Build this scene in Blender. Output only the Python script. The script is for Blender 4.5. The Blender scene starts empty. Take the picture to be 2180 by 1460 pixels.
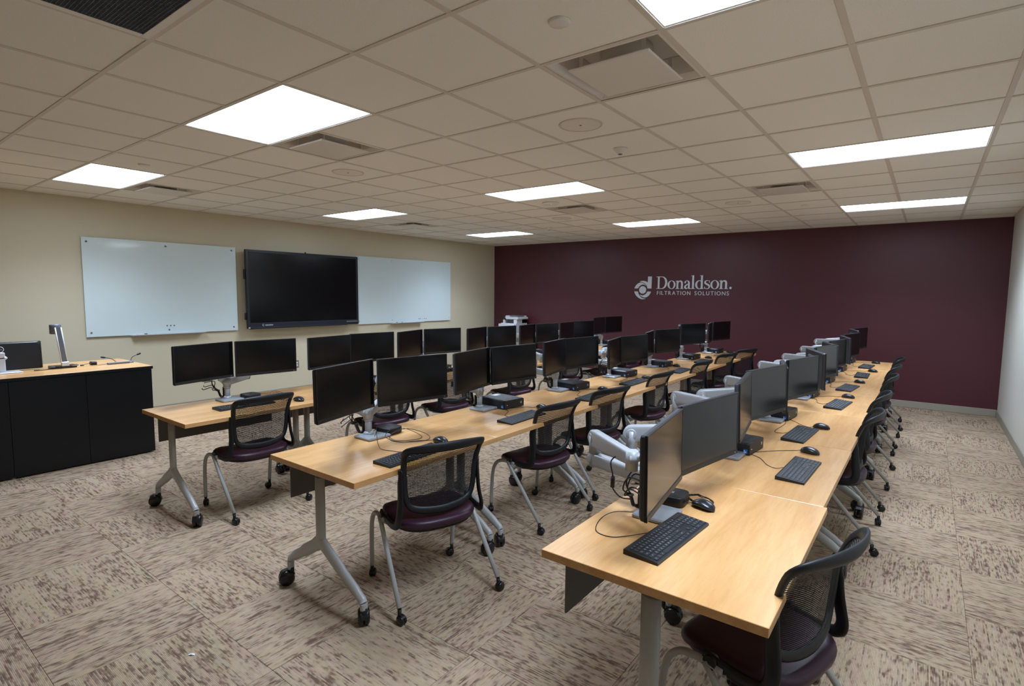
import bpy, math, random
from math import sin, cos, pi, radians as R
from mathutils import Vector, Matrix

random.seed(7)
sc = bpy.context.scene
COL = sc.collection

# ---------------------------------------------------------------- camera, world, exposure
CAM_Z = 1.635
YAW, PITCH, ROLL, FPX = -0.649780, 0.0904716, 0.0093866, 1163.47
fw = Vector((sin(YAW)*cos(PITCH), cos(YAW)*cos(PITCH), -sin(PITCH)))
rt = Vector((cos(YAW), -sin(YAW), 0))
up = rt.cross(fw)
r2 = cos(ROLL)*rt + sin(ROLL)*up
u2 = -sin(ROLL)*rt + cos(ROLL)*up
cam_d = bpy.data.cameras.new('camera')
cam_d.sensor_width = 36
cam_d.lens = 36*FPX/2180
cam_d.clip_start = 0.05
cam = bpy.data.objects.new('camera', cam_d)
m = Matrix((r2, u2, -fw)).transposed().to_4x4()
m.translation = (0, 0, CAM_Z)
cam.matrix_world = m
COL.objects.link(cam)
sc.camera = cam

w = bpy.data.worlds.new('world')
sc.world = w
w.use_nodes = True
w.node_tree.nodes['Background'].inputs[0].default_value = (0.5, 0.5, 0.5, 1)
w.node_tree.nodes['Background'].inputs[1].default_value = 0.0

LIGHT = 6.0                       # glow of the ceiling panels' lenses
LAMP_W, LAMP_SPREAD = 24.0, 125   # what each fixture throws down, watts and beam spread in degrees
sc.view_settings.view_transform = 'Standard'
sc.view_settings.look = 'None'
sc.view_settings.gamma = 1
sc.view_settings.use_curve_mapping = False
sc.view_settings.exposure = 0.66
sc.cycles.max_bounces = 12
sc.cycles.diffuse_bounces = 9
sc.cycles.glossy_bounces = 4
sc.cycles.transparent_max_bounces = 8
sc.cycles.use_denoising = True
sc.cycles.sample_clamp_indirect = 8

# ---------------------------------------------------------------- room numbers
XL, XR, YF, YB = -8.10, 0.84, -2.40, 9.957    # left wall, right wall, wall behind the camera, maroon wall
CEIL = 2.718
GX, GY, G = -0.944, 2.2407, 0.6096            # ceiling grid
TZ = 0.737                                    # desk height

# ---------------------------------------------------------------- materials
def nt(name):
    mt = bpy.data.materials.new(name)
    mt.use_nodes = True
    n = mt.node_tree
    return mt, n, n.nodes['Principled BSDF']

def L(n, a, b): n.links.new(a, b)

def plain(name, col, rough=0.5, metal=0.0, spec=0.5, var=0.0, vscale=40.0, bump=0.0, bscale=200.0, coat=0.0):
    mt, n, b = nt(name)
    b.inputs['Base Color'].default_value = (*col, 1)
    b.inputs['Roughness'].default_value = rough
    b.inputs['Metallic'].default_value = metal
    b.inputs['Specular IOR Level'].default_value = spec
    if coat: b.inputs['Coat Weight'].default_value = coat
    if var or bump:
        tc = n.nodes.new('ShaderNodeTexCoord')
    if var:
        ns = n.nodes.new('ShaderNodeTexNoise'); ns.inputs['Scale'].default_value = vscale; ns.inputs['Detail'].default_value = 3
        mx = n.nodes.new('ShaderNodeMix'); mx.data_type = 'RGBA'
        mx.inputs[6].default_value = (*[c*(1-var) for c in col], 1)
        mx.inputs[7].default_value = (*[min(1, c*(1+var)) for c in col], 1)
        L(n, tc.outputs['Object'], ns.inputs['Vector']); L(n, ns.outputs['Fac'], mx.inputs[0]); L(n, mx.outputs[2], b.inputs['Base Color'])
    if bump:
        n2 = n.nodes.new('ShaderNodeTexNoise'); n2.inputs['Scale'].default_value = bscale
        bp = n.nodes.new('ShaderNodeBump'); bp.inputs['Strength'].default_value = bump; bp.inputs['Distance'].default_value = 0.002
        L(n, tc.outputs['Object'], n2.inputs['Vector']); L(n, n2.outputs['Fac'], bp.inputs['Height']); L(n, bp.outputs['Normal'], b.inputs['Normal'])
    return mt

def emis(name, col, s):
    mt, n, b = nt(name)
    b.inputs['Base Color'].default_value = (0.9, 0.9, 0.9, 1)
    b.inputs['Emission Color'].default_value = (*col, 1)
    b.inputs['Emission Strength'].default_value = s
    return mt

def carpet_mat():
    mt, n, b = nt('carpet loop pile')
    N = n.nodes.new
    tc = N('ShaderNodeTexCoord'); oi = N('ShaderNodeObjectInfo')
    sep = N('ShaderNodeSeparateXYZ'); L(n, tc.outputs['Object'], sep.inputs[0])
    def math_(op, a, bb=None, cc=None):
        q = N('ShaderNodeMath'); q.operation = op
        for i, v in enumerate((a, bb, cc)):
            if v is None: continue
            if isinstance(v, (int, float)): q.inputs[i].default_value = v
            else: L(n, v, q.inputs[i])
        return q.outputs[0]
    rnd = math_('MULTIPLY', oi.outputs['Random'], 61.0)
    row = math_('FLOOR', math_('DIVIDE', sep.outputs[1], 0.0058))
    def noise(vx, vy, vz, detail=1.0, scale=1.0):
        cb = N('ShaderNodeCombineXYZ')
        for i, v in enumerate((vx, vy, vz)):
            if isinstance(v, (int, float)): cb.inputs[i].default_value = v
            else: L(n, v, cb.inputs[i])
        q = N('ShaderNodeTexNoise'); q.inputs['Scale'].default_value = scale; q.inputs['Detail'].default_value = detail
        L(n, cb.outputs[0], q.inputs['Vector']); return q.outputs['Fac']
    dash = noise(math_('MULTIPLY', sep.outputs[0], 20.0), math_('MULTIPLY', row, 3.37), rnd, 3.0)
    line = noise(math_('MULTIPLY', sep.outputs[0], 4.0), math_('MULTIPLY', row, 5.91), math_('ADD', rnd, 17.0), 1.0)
    block = noise(math_('MULTIPLY', sep.outputs[0], 21.0), math_('MULTIPLY', sep.outputs[1], 44.0), math_('ADD', rnd, 9.0), 1.0)
    hue = noise(math_('MULTIPLY', sep.outputs[0], 3.0), math_('MULTIPLY', sep.outputs[1], 30.0), math_('ADD', rnd, 31.0), 2.0)
    big = noise(math_('MULTIPLY', sep.outputs[0], 2.0), math_('MULTIPLY', sep.outputs[1], 7.0), math_('ADD', rnd, 3.0), 1.0)
    s = math_('ADD', math_('MULTIPLY', dash, 0.40), math_('MULTIPLY', block, 0.34))
    s = math_('ADD', s, math_('MULTIPLY', line, 0.28))
    s = math_('ADD', s, math_('MULTIPLY', math_('SUBTRACT', big, 0.5), 0.16))
    ramp = N('ShaderNodeValToRGB'); L(n, s, ramp.inputs[0])
    e = ramp.color_ramp.elements
    e[0].position = 0.385; e[0].color = (0.140, 0.092, 0.066, 1)
    e[1].position = 0.60; e[1].color = (0.430, 0.335, 0.232, 1)
    k = ramp.color_ramp.elements.new(0.450); k.color = (0.235, 0.165, 0.118, 1)
    k = ramp.color_ramp.elements.new(0.500); k.color = (0.365, 0.280, 0.192, 1)
    hr = N('ShaderNodeValToRGB'); L(n, hue, hr.inputs[0])
    e = hr.color_ramp.elements
    e[0].position = 0.30; e[0].color = (1.0, 0.80, 0.84, 1)
    e[1].position = 0.72; e[1].color = (0.86, 0.98, 1.02, 1)
    for ps, cc in ((0.42, (1.0, 0.93, 0.93, 1)), (0.5, (1, 1, 1, 1)), (0.6, (1.04, 0.98, 0.82, 1))):
        k = hr.color_ramp.elements.new(ps); k.color = cc
    mx = N('ShaderNodeMix'); mx.data_type = 'RGBA'; mx.blend_type = 'MULTIPLY'; mx.inputs[0].default_value = 0.6
    L(n, ramp.outputs[0], mx.inputs[6]); L(n, hr.outputs[0], mx.inputs[7])
    # loops of the pile
    fr = math_('FRACT', math_('DIVIDE', sep.outputs[1], 0.0058))
    rib = math_('SINE', math_('MULTIPLY', fr, pi))
    rowd = N('ShaderNodeMapRange'); L(n, rib, rowd.inputs[0])
    rowd.inputs[1].default_value = 0.0; rowd.inputs[2].default_value = 0.5; rowd.inputs[3].default_value = 0.58; rowd.inputs[4].default_value = 1.0
    m2 = N('ShaderNodeMix'); m2.data_type = 'RGBA'; m2.blend_type = 'MULTIPLY'; m2.inputs[0].default_value = 1.0
    cb = N('ShaderNodeCombineColor')
    for i in range(3): L(n, rowd.outputs[0], cb.inputs[i])
    L(n, mx.outputs[2], m2.inputs[6]); L(n, cb.outputs[0], m2.inputs[7]); L(n, m2.outputs[2], b.inputs['Base Color'])
    bp = N('ShaderNodeBump'); bp.inputs['Strength'].default_value = 0.35; bp.inputs['Distance'].default_value = 0.002
    L(n, rib, bp.inputs['Height']); L(n, bp.outputs['Normal'], b.inputs['Normal'])
    b.inputs['Roughness'].default_value = 0.95
    b.inputs['Specular IOR Level'].default_value = 0.1
    return mt

def wood_mat():
    mt, n, b = nt('honey maple laminate')
    N = n.nodes.new
    tc = N('ShaderNodeTexCoord'); oi = N('ShaderNodeObjectInfo')
    mp = N('ShaderNodeMapping'); mp.inputs['Scale'].default_value = (22.0, 2.2, 22.0)
    L(n, tc.outputs['Object'], mp.inputs[0])
    ad = N('ShaderNodeVectorMath'); ad.operation = 'ADD'
    cb = N('ShaderNodeCombineXYZ')
    mu = N('ShaderNodeMath'); mu.operation = 'MULTIPLY'; mu.inputs[1].default_value = 47.0
    L(n, oi.outputs['Random'], mu.inputs[0])
    for i in range(3): L(n, mu.outputs[0], cb.inputs[i])
    L(n, mp.outputs[0], ad.inputs[0]); L(n, cb.outputs[0], ad.inputs[1])
    n1 = N('ShaderNodeTexNoise'); n1.inputs['Scale'].default_value = 0.55; n1.inputs['Detail'].default_value = 4; n1.inputs['Distortion'].default_value = 0.8
    L(n, ad.outputs[0], n1.inputs['Vector'])
    wv = N('ShaderNodeTexNoise'); wv.inputs['Scale'].default_value = 3.0; wv.inputs['Detail'].default_value = 6; wv.inputs['Roughness'].default_value = 0.7
    L(n, ad.outputs[0], wv.inputs['Vector'])
    rp = N('ShaderNodeValToRGB'); L(n, n1.outputs['Fac'], rp.inputs[0])
    e = rp.color_ramp.elements
    e[0].position = 0.30; e[0].color = (0.565, 0.300, 0.112, 1)
    e[1].position = 0.70; e[1].color = (0.665, 0.392, 0.168, 1)
    mx = N('ShaderNodeMix'); mx.data_type = 'RGBA'; mx.blend_type = 'MULTIPLY'; mx.inputs[0].default_value = 0.22
    r2_ = N('ShaderNodeValToRGB'); L(n, wv.outputs['Fac'], r2_.inputs[0])
    r2_.color_ramp.elements[0].position = 0.38; r2_.color_ramp.elements[0].color = (0.66, 0.56, 0.46, 1)
    r2_.color_ramp.elements[1].position = 0.56; r2_.color_ramp.elements[1].color = (1, 1, 1, 1)
    L(n, rp.outputs[0], mx.inputs[6]); L(n, r2_.outputs[0], mx.inputs[7]); L(n, mx.outputs[2], b.inputs['Base Color'])
    b.inputs['Roughness'].default_value = 0.27
    b.inputs['Specular IOR Level'].default_value = 0.5
    bp = N('ShaderNodeBump'); bp.inputs['Strength'].default_value = 0.03; bp.inputs['Distance'].default_value = 0.001
    L(n, wv.outputs['Fac'], bp.inputs['Height']); L(n, bp.outputs['Normal'], b.inputs['Normal'])
    return mt

M = {}
M['carpet'] = carpet_mat()
M['wood'] = wood_mat()
M['beige'] = plain('beige wall paint', (0.625, 0.565, 0.405), 0.55, spec=0.35, bump=0.08, bscale=300)
M['cream'] = plain('pale cream wall paint', (0.68, 0.67, 0.59), 0.55, spec=0.35, bump=0.08, bscale=300)
M['maroon'] = plain('maroon eggshell wall paint', (0.082, 0.0185, 0.027), 0.42, spec=0.5, bump=0.10, bscale=260)
M['tile'] = plain('speckled mineral fibre tile', (0.86, 0.84, 0.785), 0.9, spec=0.15, var=0.10, vscale=170, bump=0.25, bscale=220)
M['grid'] = plain('painted ceiling grid', (0.66, 0.61, 0.54), 0.5)
M['white'] = plain('white painted steel', (0.80, 0.77, 0.72), 0.45)
M['diffuser'] = plain('off white painted sheet steel', (0.74, 0.70, 0.65), 0.35)
M['base'] = plain('taupe rubber baseboard', (0.33, 0.30, 0.24), 0.5)
M['panel_light'] = emis('lit acrylic lens', (0.67, 0.80, 1.0), LIGHT)
M['black'] = plain('black moulded plastic', (0.0075, 0.008, 0.009), 0.42, spec=0.4)
M['blackm'] = plain('matte black plastic', (0.006, 0.006, 0.007), 0.6, bump=0.1, bscale=600)
M['gloss'] = plain('glossy black plastic', (0.010, 0.010, 0.011), 0.15)
M['screen'] = plain('dark display glass', (0.0025, 0.0026, 0.0028), 0.17, spec=0.5)
M['bezel'] = plain('graphite bezel', (0.010, 0.010, 0.011), 0.42, spec=0.4)
M['shell'] = plain('graphite monitor shell', (0.035, 0.038, 0.045), 0.42, spec=0.5)
M['silver'] = plain('silver painted arm', (0.39, 0.405, 0.415), 0.36, metal=0.15)
M['plate'] = plain('grey painted base plate', (0.30, 0.32, 0.34), 0.35, metal=0.3)
M['leg'] = plain('silver grey powder coat', (0.40, 0.405, 0.39), 0.42, metal=0.1)
M['modesty'] = plain('dark grey modesty panel', (0.105, 0.098, 0.09), 0.55)
M['seat'] = plain('plum vinyl upholstery', (0.036, 0.010, 0.023), 0.42, spec=0.42, bump=0.12, bscale=500)
M['meshf'] = plain('black knit mesh', (0.006, 0.0068, 0.008), 0.75, spec=0.3)
M['frame'] = plain('charcoal nylon', (0.0085, 0.0095, 0.011), 0.48, spec=0.4)
M['rubber'] = plain('black caster tread', (0.008, 0.008, 0.008), 0.25)
M['key'] = plain('slate key plastic', (0.014, 0.0165, 0.020), 0.42)
M['kbody'] = plain('black keyboard deck', (0.007, 0.0075, 0.009), 0.42)
M['legend'] = plain('white key print', (0.62, 0.64, 0.66), 0.6)
M['pc'] = plain('black sheet steel', (0.020, 0.022, 0.027), 0.36, metal=0.2, bump=0.05, bscale=900)
M['pcf'] = plain('black computer fascia', (0.007, 0.007, 0.008), 0.5, bump=0.6, bscale=260)
M['blue'] = plain('blue sticker', (0.012, 0.13, 0.50), 0.4)
M['paper'] = plain('white label', (0.72, 0.74, 0.76), 0.5)
M['wire'] = plain('black cable jacket', (0.010, 0.010, 0.011), 0.45)
M['wirew'] = plain('white cable jacket', (0.62, 0.62, 0.60), 0.45)
M['glassboard'] = plain('white back painted glass', (0.68, 0.80, 0.80), 0.07, spec=0.5)
M['steel'] = plain('brushed steel', (0.45, 0.45, 0.45), 0.3, metal=0.9)
M['logo'] = plain('brushed aluminium lettering', (0.66, 0.72, 0.76), 0.42, metal=0.25)
M['podium'] = plain('black laminate', (0.0042, 0.0055, 0.0078), 0.42, spec=0.35, bump=0.15, bscale=350)
M['printer'] = plain('white printer plastic', (0.68, 0.70, 0.73), 0.45)
M['alu'] = plain('white aluminium', (0.62, 0.64, 0.68), 0.3, metal=0.2)
M['slate'] = plain('slate blue grey plastic', (0.11, 0.12, 0.145), 0.4)
M['tv'] = plain('dark navy display frame', (0.014, 0.017, 0.024), 0.35)
M['ivory'] = plain('ivory plastic', (0.76, 0.74, 0.69), 0.45)
M['green'] = emis('green status lamp', (0.3, 1.0, 0.5), 2.0)
M['speck'] = plain('speaker grille paint', (0.78, 0.73, 0.66), 0.6, var=0.12, vscale=600)
M['duct'] = plain('dark duct interior', (0.03, 0.035, 0.045), 0.6)

# ---------------------------------------------------------------- mesh builder
class MB:
    def __init__(s): s.v = []; s.f = []; s.sm = []
    def add(s, vs, fs, smooth=False, mat=None):
        o = len(s.v)
        for p in vs:
            p = Vector(p)
            s.v.append(tuple(mat @ p) if mat is not None else tuple(p))
        for i, f in enumerate(fs):
            s.f.append(tuple(o+k for k in f))
            s.sm.append(smooth if isinstance(smooth, bool) else smooth[i])
        return s
    def box(s, lo, hi, c=0.0, mat=None):
        lo = Vector(lo); hi = Vector(hi)
        if c <= 0:
            vs = [(x, y, z) for z in (lo.z, hi.z) for y in (lo.y, hi.y) for x in (lo.x, hi.x)]
            fs = [(0, 2, 3, 1), (4, 5, 7, 6), (0, 1, 5, 4), (2, 6, 7, 3), (0, 4, 6, 2), (1, 3, 7, 5)]
            return s.add(vs, fs, False, mat)
        ce = (lo+hi)/2; h = (hi-lo)/2; c = min(c, 0.49*min(hi-lo))
        vs = []; idx = {}
        for sx in (-1, 1):
            for sy in (-1, 1):
                for sz in (-1, 1):
                    for ax in range(3):
                        p = [h.x-c, h.y-c, h.z-c]; p[ax] = (h.x, h.y, h.z)[ax]
                        idx[(sx, sy, sz, ax)] = len(vs)
                        vs.append((ce.x+sx*p[0], ce.y+sy*p[1], ce.z+sz*p[2]))
        fs = []
        def face(ids):
            a, b, d = (Vector(vs[i]) for i in ids[:3])
            n = (b-a).cross(d-b)
            mid = sum((Vector(vs[i]) for i in ids), Vector())/len(ids)-ce
            fs.append(tuple(ids) if n.dot(mid) > 0 else tuple(reversed(ids)))
        for ax in range(3):
            o1, o2 = [a for a in range(3) if a != ax]
            for sg in (-1, 1):
                q = []
                for (a, b) in ((-1, -1), (1, -1), (1, 1), (-1, 1)):
                    k = [0, 0, 0]; k[ax] = sg; k[o1] = a; k[o2] = b
                    q.append(idx[(*k, ax)])
                face(q)
        for ax in range(3):
            o1, o2 = [a for a in range(3) if a != ax]
            for a in (-1, 1):
                for b in (-1, 1):
                    k0 = [0, 0, 0]; k0[ax] = -1; k0[o1] = a; k0[o2] = b
                    k1 = list(k0); k1[ax] = 1
                    face([idx[(*k0, o1)], idx[(*k1, o1)], idx[(*k1, o2)], idx[(*k0, o2)]])
        for sx in (-1, 1):
            for sy in (-1, 1):
                for sz in (-1, 1):
                    face([idx[(sx, sy, sz, 0)], idx[(sx, sy, sz, 1)], idx[(sx, sy, sz, 2)]])
        return s.add(vs, fs, False, mat)
    def loft(s, rings, smooth=True, caps=True, closed=True, mat=None):
        n = len(rings[0]); vs = [p for r in rings for p in r]; fs = []; sm = []
        for i in range(len(rings)-1):
            for j in range(n if closed else n-1):
                k = (j+1) % n
                fs.append((i*n+j, i*n+k, (i+1)*n+k, (i+1)*n+j)); sm.append(smooth)
        if caps:
            fs.append(tuple(reversed(range(n)))); sm.append(False)
            fs.append(tuple(range((len(rings)-1)*n, len(rings)*n))); sm.append(False)
        return s.add(vs, fs, sm, mat)
    def tube(s, pts, r, n=10, rb=None, loop=False, caps=True, mat=None, upv=None):
        """round or oval (r, rb) bar along points; r may be a list"""
        pts = [Vector(p) for p in pts]; N = len(pts); rings = []
        prev = None
        for i, p in enumerate(pts):
            a = pts[(i-1) % N] if (i > 0 or loop) else p
            b = pts[(i+1) % N] if (i < N-1 or loop) else p
            t = (b-a).normalized()
            if upv is not None: ref = Vector(upv)
            elif prev is not None: ref = prev
            else: ref = Vector((0, 0, 1)) if abs(t.z) < 0.9 else Vector((1, 0, 0))
            x = ref - t*ref.dot(t)
            if x.length < 1e-5: x = t.orthogonal()
            x.normalize(); prev = x; y = t.cross(x)
            ra = r[i] if isinstance(r, (list, tuple)) else r
            rc = ra if rb is None else (rb[i] if isinstance(rb, (list, tuple)) else rb)
            rings.append([p + x*ra*cos(2*pi*k/n) + y*rc*sin(2*pi*k/n) for k in range(n)])
        if loop: rings.append(rings[0]); caps = False
        return s.loft(rings, True, caps, True, mat)
    def lathe(s, prof, c=(0, 0, 0), n=20, axis='z', mat=None, smooth=True):
        rings = []
        for (r, h) in prof:
            ring = []
            for k in range(n):
                a = 2*pi*k/n; q = (r*cos(a), r*sin(a), h)
                if axis == 'y': q = (q[0], q[2], -q[1])
                if axis == 'x': q = (q[2], q[1], -q[0])
                ring.append((c[0]+q[0], c[1]+q[1], c[2]+q[2]))
            rings.append(ring)
        return s.loft(rings, smooth, True, True, mat)
    def prism(s, poly, d, mat):
        """flat polygon (2d, ccw) given thickness d along local z"""
        n = len(poly)
        vs = [(p[0], p[1], 0) for p in poly]+[(p[0], p[1], d) for p in poly]
        fs = [tuple(reversed(range(n))), tuple(range(n, 2*n))]+[(i, (i+1) % n, n+(i+1) % n, n+i) for i in range(n)]
        return s.add(vs, fs, False, mat)
    def mesh(s, name, mt):
        me = bpy.data.meshes.new(name)
        me.from_pydata(s.v, [], s.f)
        me.polygons.foreach_set('use_smooth', s.sm)
        me.materials.append(M[mt] if isinstance(mt, str) else mt)
        me.update()
        return me
    def obj(s, name, mt, parent=None, loc=None, kind=None, label=None):
        return link(name, s.mesh(name, mt), parent, loc, kind, label)

def link(name, me, parent=None, loc=None, kind=None, label=None, rot=None):
    o = bpy.data.objects.new(name, me)
    COL.objects.link(o)
    if parent is not None: o.parent = parent
    if loc is not None: o.location = loc
    if rot is not None: o.rotation_euler = rot
    if kind: o['kind'] = kind
    if label: o['label'] = label
    return o

def thing(name, label, cat, loc=(0, 0, 0), rz=0.0, group=None):
    o = bpy.data.objects.new(name, None)
    COL.objects.link(o)
    o.empty_display_size = 0.05
    o.location = loc; o.rotation_euler = (0, 0, rz)
    tag(o, label, cat, group)
    return o

def tag(o, label, cat, group=None):
    o['label'] = label; o['category'] = cat
    if group: o['group'] = group
    return o

def copy_tree(o, parent=None):
    c = o.copy(); COL.objects.link(c)
    if parent is not None: c.parent = parent
    for ch in list(KIDS.get(o.name, [])) or list(o.children):
        copy_tree(ch, c)
    return c
KIDS = {}

def dup(o, label, loc, rz, group=None):
    c = copy_tree(o)
    c.location = loc; c.rotation_euler = (0, 0, rz); c['label'] = label
    if group: c['group'] = group
    return c

def spline(pts, sub=5):
    """Catmull-Rom through points"""
    P = [Vector(p) for p in pts]; out = []
    for i in range(len(P)-1):
        a = P[max(i-1, 0)]; b = P[i]; c = P[i+1]; d = P[min(i+2, len(P)-1)]
        for k in range(sub):
            t = k/sub
            out.append(0.5*((2*b)+(c-a)*t+(2*a-5*b+4*c-d)*t*t+(3*b-a-3*c+d)*t**3))
    out.append(P[-1])
    return out

ORD = ['first', 'second', 'third', 'fourth', 'fifth', 'sixth', 'seventh']

# ---------------------------------------------------------------- room shell
def struct(name, mb, mt): return mb.obj(name, mt, kind='structure')
floor = struct('floor', MB().box((XL-0.1, YF-0.1, -0.10), (XR+0.1, YB+0.1, -0.006)), 'carpet')
struct('wall_left', MB().box((XL-0.12, YF-0.12, -0.1), (XL, YB+0.12, CEIL+0.3)), 'beige')
struct('wall_back', MB().box((XL, YB, -0.1), (XR, YB+0.12, CEIL+0.3)), 'maroon')
struct('wall_right', MB().box((XR, YF-0.12, -0.1), (XR+0.12, YB+0.12, CEIL+0.3)), 'cream')
struct('wall_front', MB().box((XL, YF-0.12, -0.1), (XR, YF, CEIL+0.3)), 'beige')
def skirting(name, lo, hi):
    struct(name, MB().box(lo, hi, 0.004), 'base')
skirting('baseboard_left', (XL, YF, 0.0), (XL+0.012, YB, 0.10))
skirting('baseboard_back', (XL+0.012, YB-0.012, 0.0), (XR-0.012, YB, 0.10))
skirting('baseboard_right', (XR-0.012, YF, 0.0), (XR, YB, 0.10))

# carpet tiles, quarter turned
CS = 0.603
tile_me = MB().box((-CS/2+0.0006, -CS/2+0.0006, -0.006), (CS/2-0.0006, CS/2-0.0006, 0.0), 0.0012).mesh('carpet_tile', 'carpet')
for i in range(-14, 2):
    for j in range(-3, 15):
        cx = 0.25+(i+0.5)*CS; cy = 1.155+(j+0.5)*CS
        if cx < XL or cx > XR or cy > YB or cy < -0.2: continue
        x0, x1 = max(cx-CS/2, XL), min(cx+CS/2, XR)
        if cx-CS/2 < XL-0.02 or cx+CS/2 > XR+0.02 or cy+CS/2 > YB+0.02:
            # cut tile at the wall
            hx0, hx1 = max(cx-CS/2, XL)-cx, min(cx+CS/2, XR)-cx
            hy0, hy1 = -CS/2, min(cy+CS/2, YB)-cy
            if (i+j) % 2:
                me = MB().box((hy0, -hx1, -0.006), (hy1, -hx0, 0.0), 0.0012).mesh('carpet_tile', 'carpet')
            else:
                me = MB().box((hx0, hy0, -0.006), (hx1, hy1, 0.0), 0.0012).mesh('carpet_tile', 'carpet')
        else:
            me = tile_me
        o = link('carpet_tile', me, floor, (cx, cy, 0.0))
        o.rotation_euler = (0, 0, pi/2 if (i+j) % 2 else 0)

# ceiling
ceiling = struct('ceiling', MB().box((XL-0.1, YF-0.1, CEIL+0.30), (XR+0.1, YB+0.1, CEIL+0.36)), 'tile')
def gx(a): return GX+a*G
def gy(b): return GY+b*G
lights = [(a, b) for b in (-1, 4, 9) for a in (0, -5, -10)]
diffs = [(-1, 0), (-5, 0), (-10, 0), (-1, 6), (-5, 6), (-10, 6)]
grille_cells = [(-3, -3)]
speakers = [(-2, 1), (-6, 1), (-6, 7), (-2, 7)]
occupied = set(grille_cells) | set(diffs)
for a, b in lights: occupied |= {(a, b), (a+1, b)}
T = 0.0135     # half width of the grid bars
ct = MB().box((-G/2+T-0.004, -G/2+T-0.004, 0.0), (G/2-T+0.004, G/2-T+0.004, 0.015), 0.0).mesh('ceiling_tile', 'tile')
for a in range(-12, 3):
    for b in range(-8, 13):
        if (a, b) in occupied: continue
        x0, x1, y0, y1 = gx(a), gx(a+1), gy(b), gy(b+1)
        if b < -3: continue
        if x0 < XL-0.01 or x1 > XR+0.01 or y1 > YB+0.01:
            X0, X1, Y1 = max(x0, XL), min(x1, XR), min(y1, YB)
            if X1-X0 < 0.03 or Y1-y0 < 0.03: continue
            MB().box((X0+0.001, y0+T-0.004, 0.0), (X1-0.001, Y1-0.001, 0.015)).obj('ceiling_tile', 'tile', ceiling, (0, 0, CEIL+0.004))
        else:
            link('ceiling_tile', ct, ceiling, ((x0+x1)/2, (y0+y1)/2, CEIL+0.004))
back = MB()
for a in range(-12, 3):
    for b in range(-8, -3):
        if (a, b) in occupied: continue
        x0, x1, y0, y1 = max(gx(a), XL), min(gx(a+1), XR), max(gy(b), YF), gy(b+1)
        if x1-x0 > 0.03 and y1-y0 > 0.03: back.box((x0+T, y0+T, 0), (x1-T, y1-T, 0.015))
back.obj('ceiling_tile', 'tile', ceiling, (0, 0, CEIL+0.004), kind='stuff')
# grid bars: main runners along y, cross tees along x
for a in range(-11, 3):
    x = gx(a)
    if XL+0.02 < x < XR-0.02:
        segs = []; start = YF
        mids = [(gy(b), gy(b+1)) for (aa, b) in lights if aa+1 == a]
        for (p, q) in sorted(mids):
            segs.append((start, p)); start = q
        segs.append((start, YB))
        for (p, q) in segs:
            MB().box((x-T, p, CEIL), (x+T, q, CEIL+0.004), 0.001).box((x-0.002, p, CEIL+0.004), (x+0.002, q, CEIL+0.04)).obj('main_runner', 'grid', ceiling)
for b in range(-7, 13):
    y = gy(b)
    if YF+0.02 < y < YB-0.02:
        MB().box((XL, y-T*0.85, CEIL-0.0006), (XR, y+T*0.85, CEIL+0.0036), 0.001).obj('cross_tee', 'grid', ceiling)
for nm, lo, hi in (('wall_angle', (XL, YF, CEIL), (XL+0.022, YB, CEIL+0.003)), ('wall_angle', (XR-0.022, YF, CEIL), (XR, YB, CEIL+0.003)), ('wall_angle', (XL, YB-0.022, CEIL), (XR, YB, CEIL+0.003))):
    MB().box(lo, hi, 0.0).obj(nm, 'grid', ceiling)

# ceiling lights
def light_label(a, b):
    c = {0: 'right-hand', -5: 'middle', -10: 'left-hand'}[a]
    r = {-6: 'behind the viewpoint', -1: 'nearest the viewpoint', 4: 'halfway down the room', 9: 'nearest the maroon wall'}[b]
    return f'lit white ceiling panel of the {c} line, {r}'
W2, D2 = 2*G, G
lens_me = MB().box((T+0.004, T+0.004, 0.010), (W2-T-0.004, D2-T-0.004, 0.016)).mesh('lens', 'panel_light')
fb = MB()
for lo, hi in (((T-0.004, T-0.004, 0.004), (W2-T+0.004, T+0.006, 0.045)), ((T-0.004, D2-T-0.006, 0.004), (W2-T+0.004, D2-T+0.004, 0.045)),
               ((T-0.004, T+0.006, 0.004), (T+0.006, D2-T-0.006, 0.045)), ((W2-T-0.006, T+0.006, 0.004), (W2-T+0.004, D2-T-0.006, 0.045)),
               ((T-0.004, T-0.004, 0.045), (W2-T+0.004, D2-T+0.004, 0.06))):
    fb.box(lo, hi)
frame_me = fb.mesh('fixture_frame', 'white')
for a, b in lights:
    t = thing('ceiling_light', light_label(a, b), 'ceiling light', (gx(a), gy(b), CEIL), 0, 'fluorescent troffers in the ceiling grid')
    link('fixture_frame', frame_me, t); link('lens', lens_me, t)
    ld = bpy.data.lights.new('troffer_lamp', 'AREA')
    ld.shape = 'RECTANGLE'; ld.size = W2-2*T-0.02; ld.size_y = D2-2*T-0.02
    ld.energy = LAMP_W; ld.color = (0.67, 0.80, 1.0); ld.spread = R(LAMP_SPREAD)
    lo_ = bpy.data.objects.new('troffer_lamp', ld); COL.objects.link(lo_)
    lo_.parent = t; lo_.location = (W2/2, D2/2, 0.008)

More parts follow.
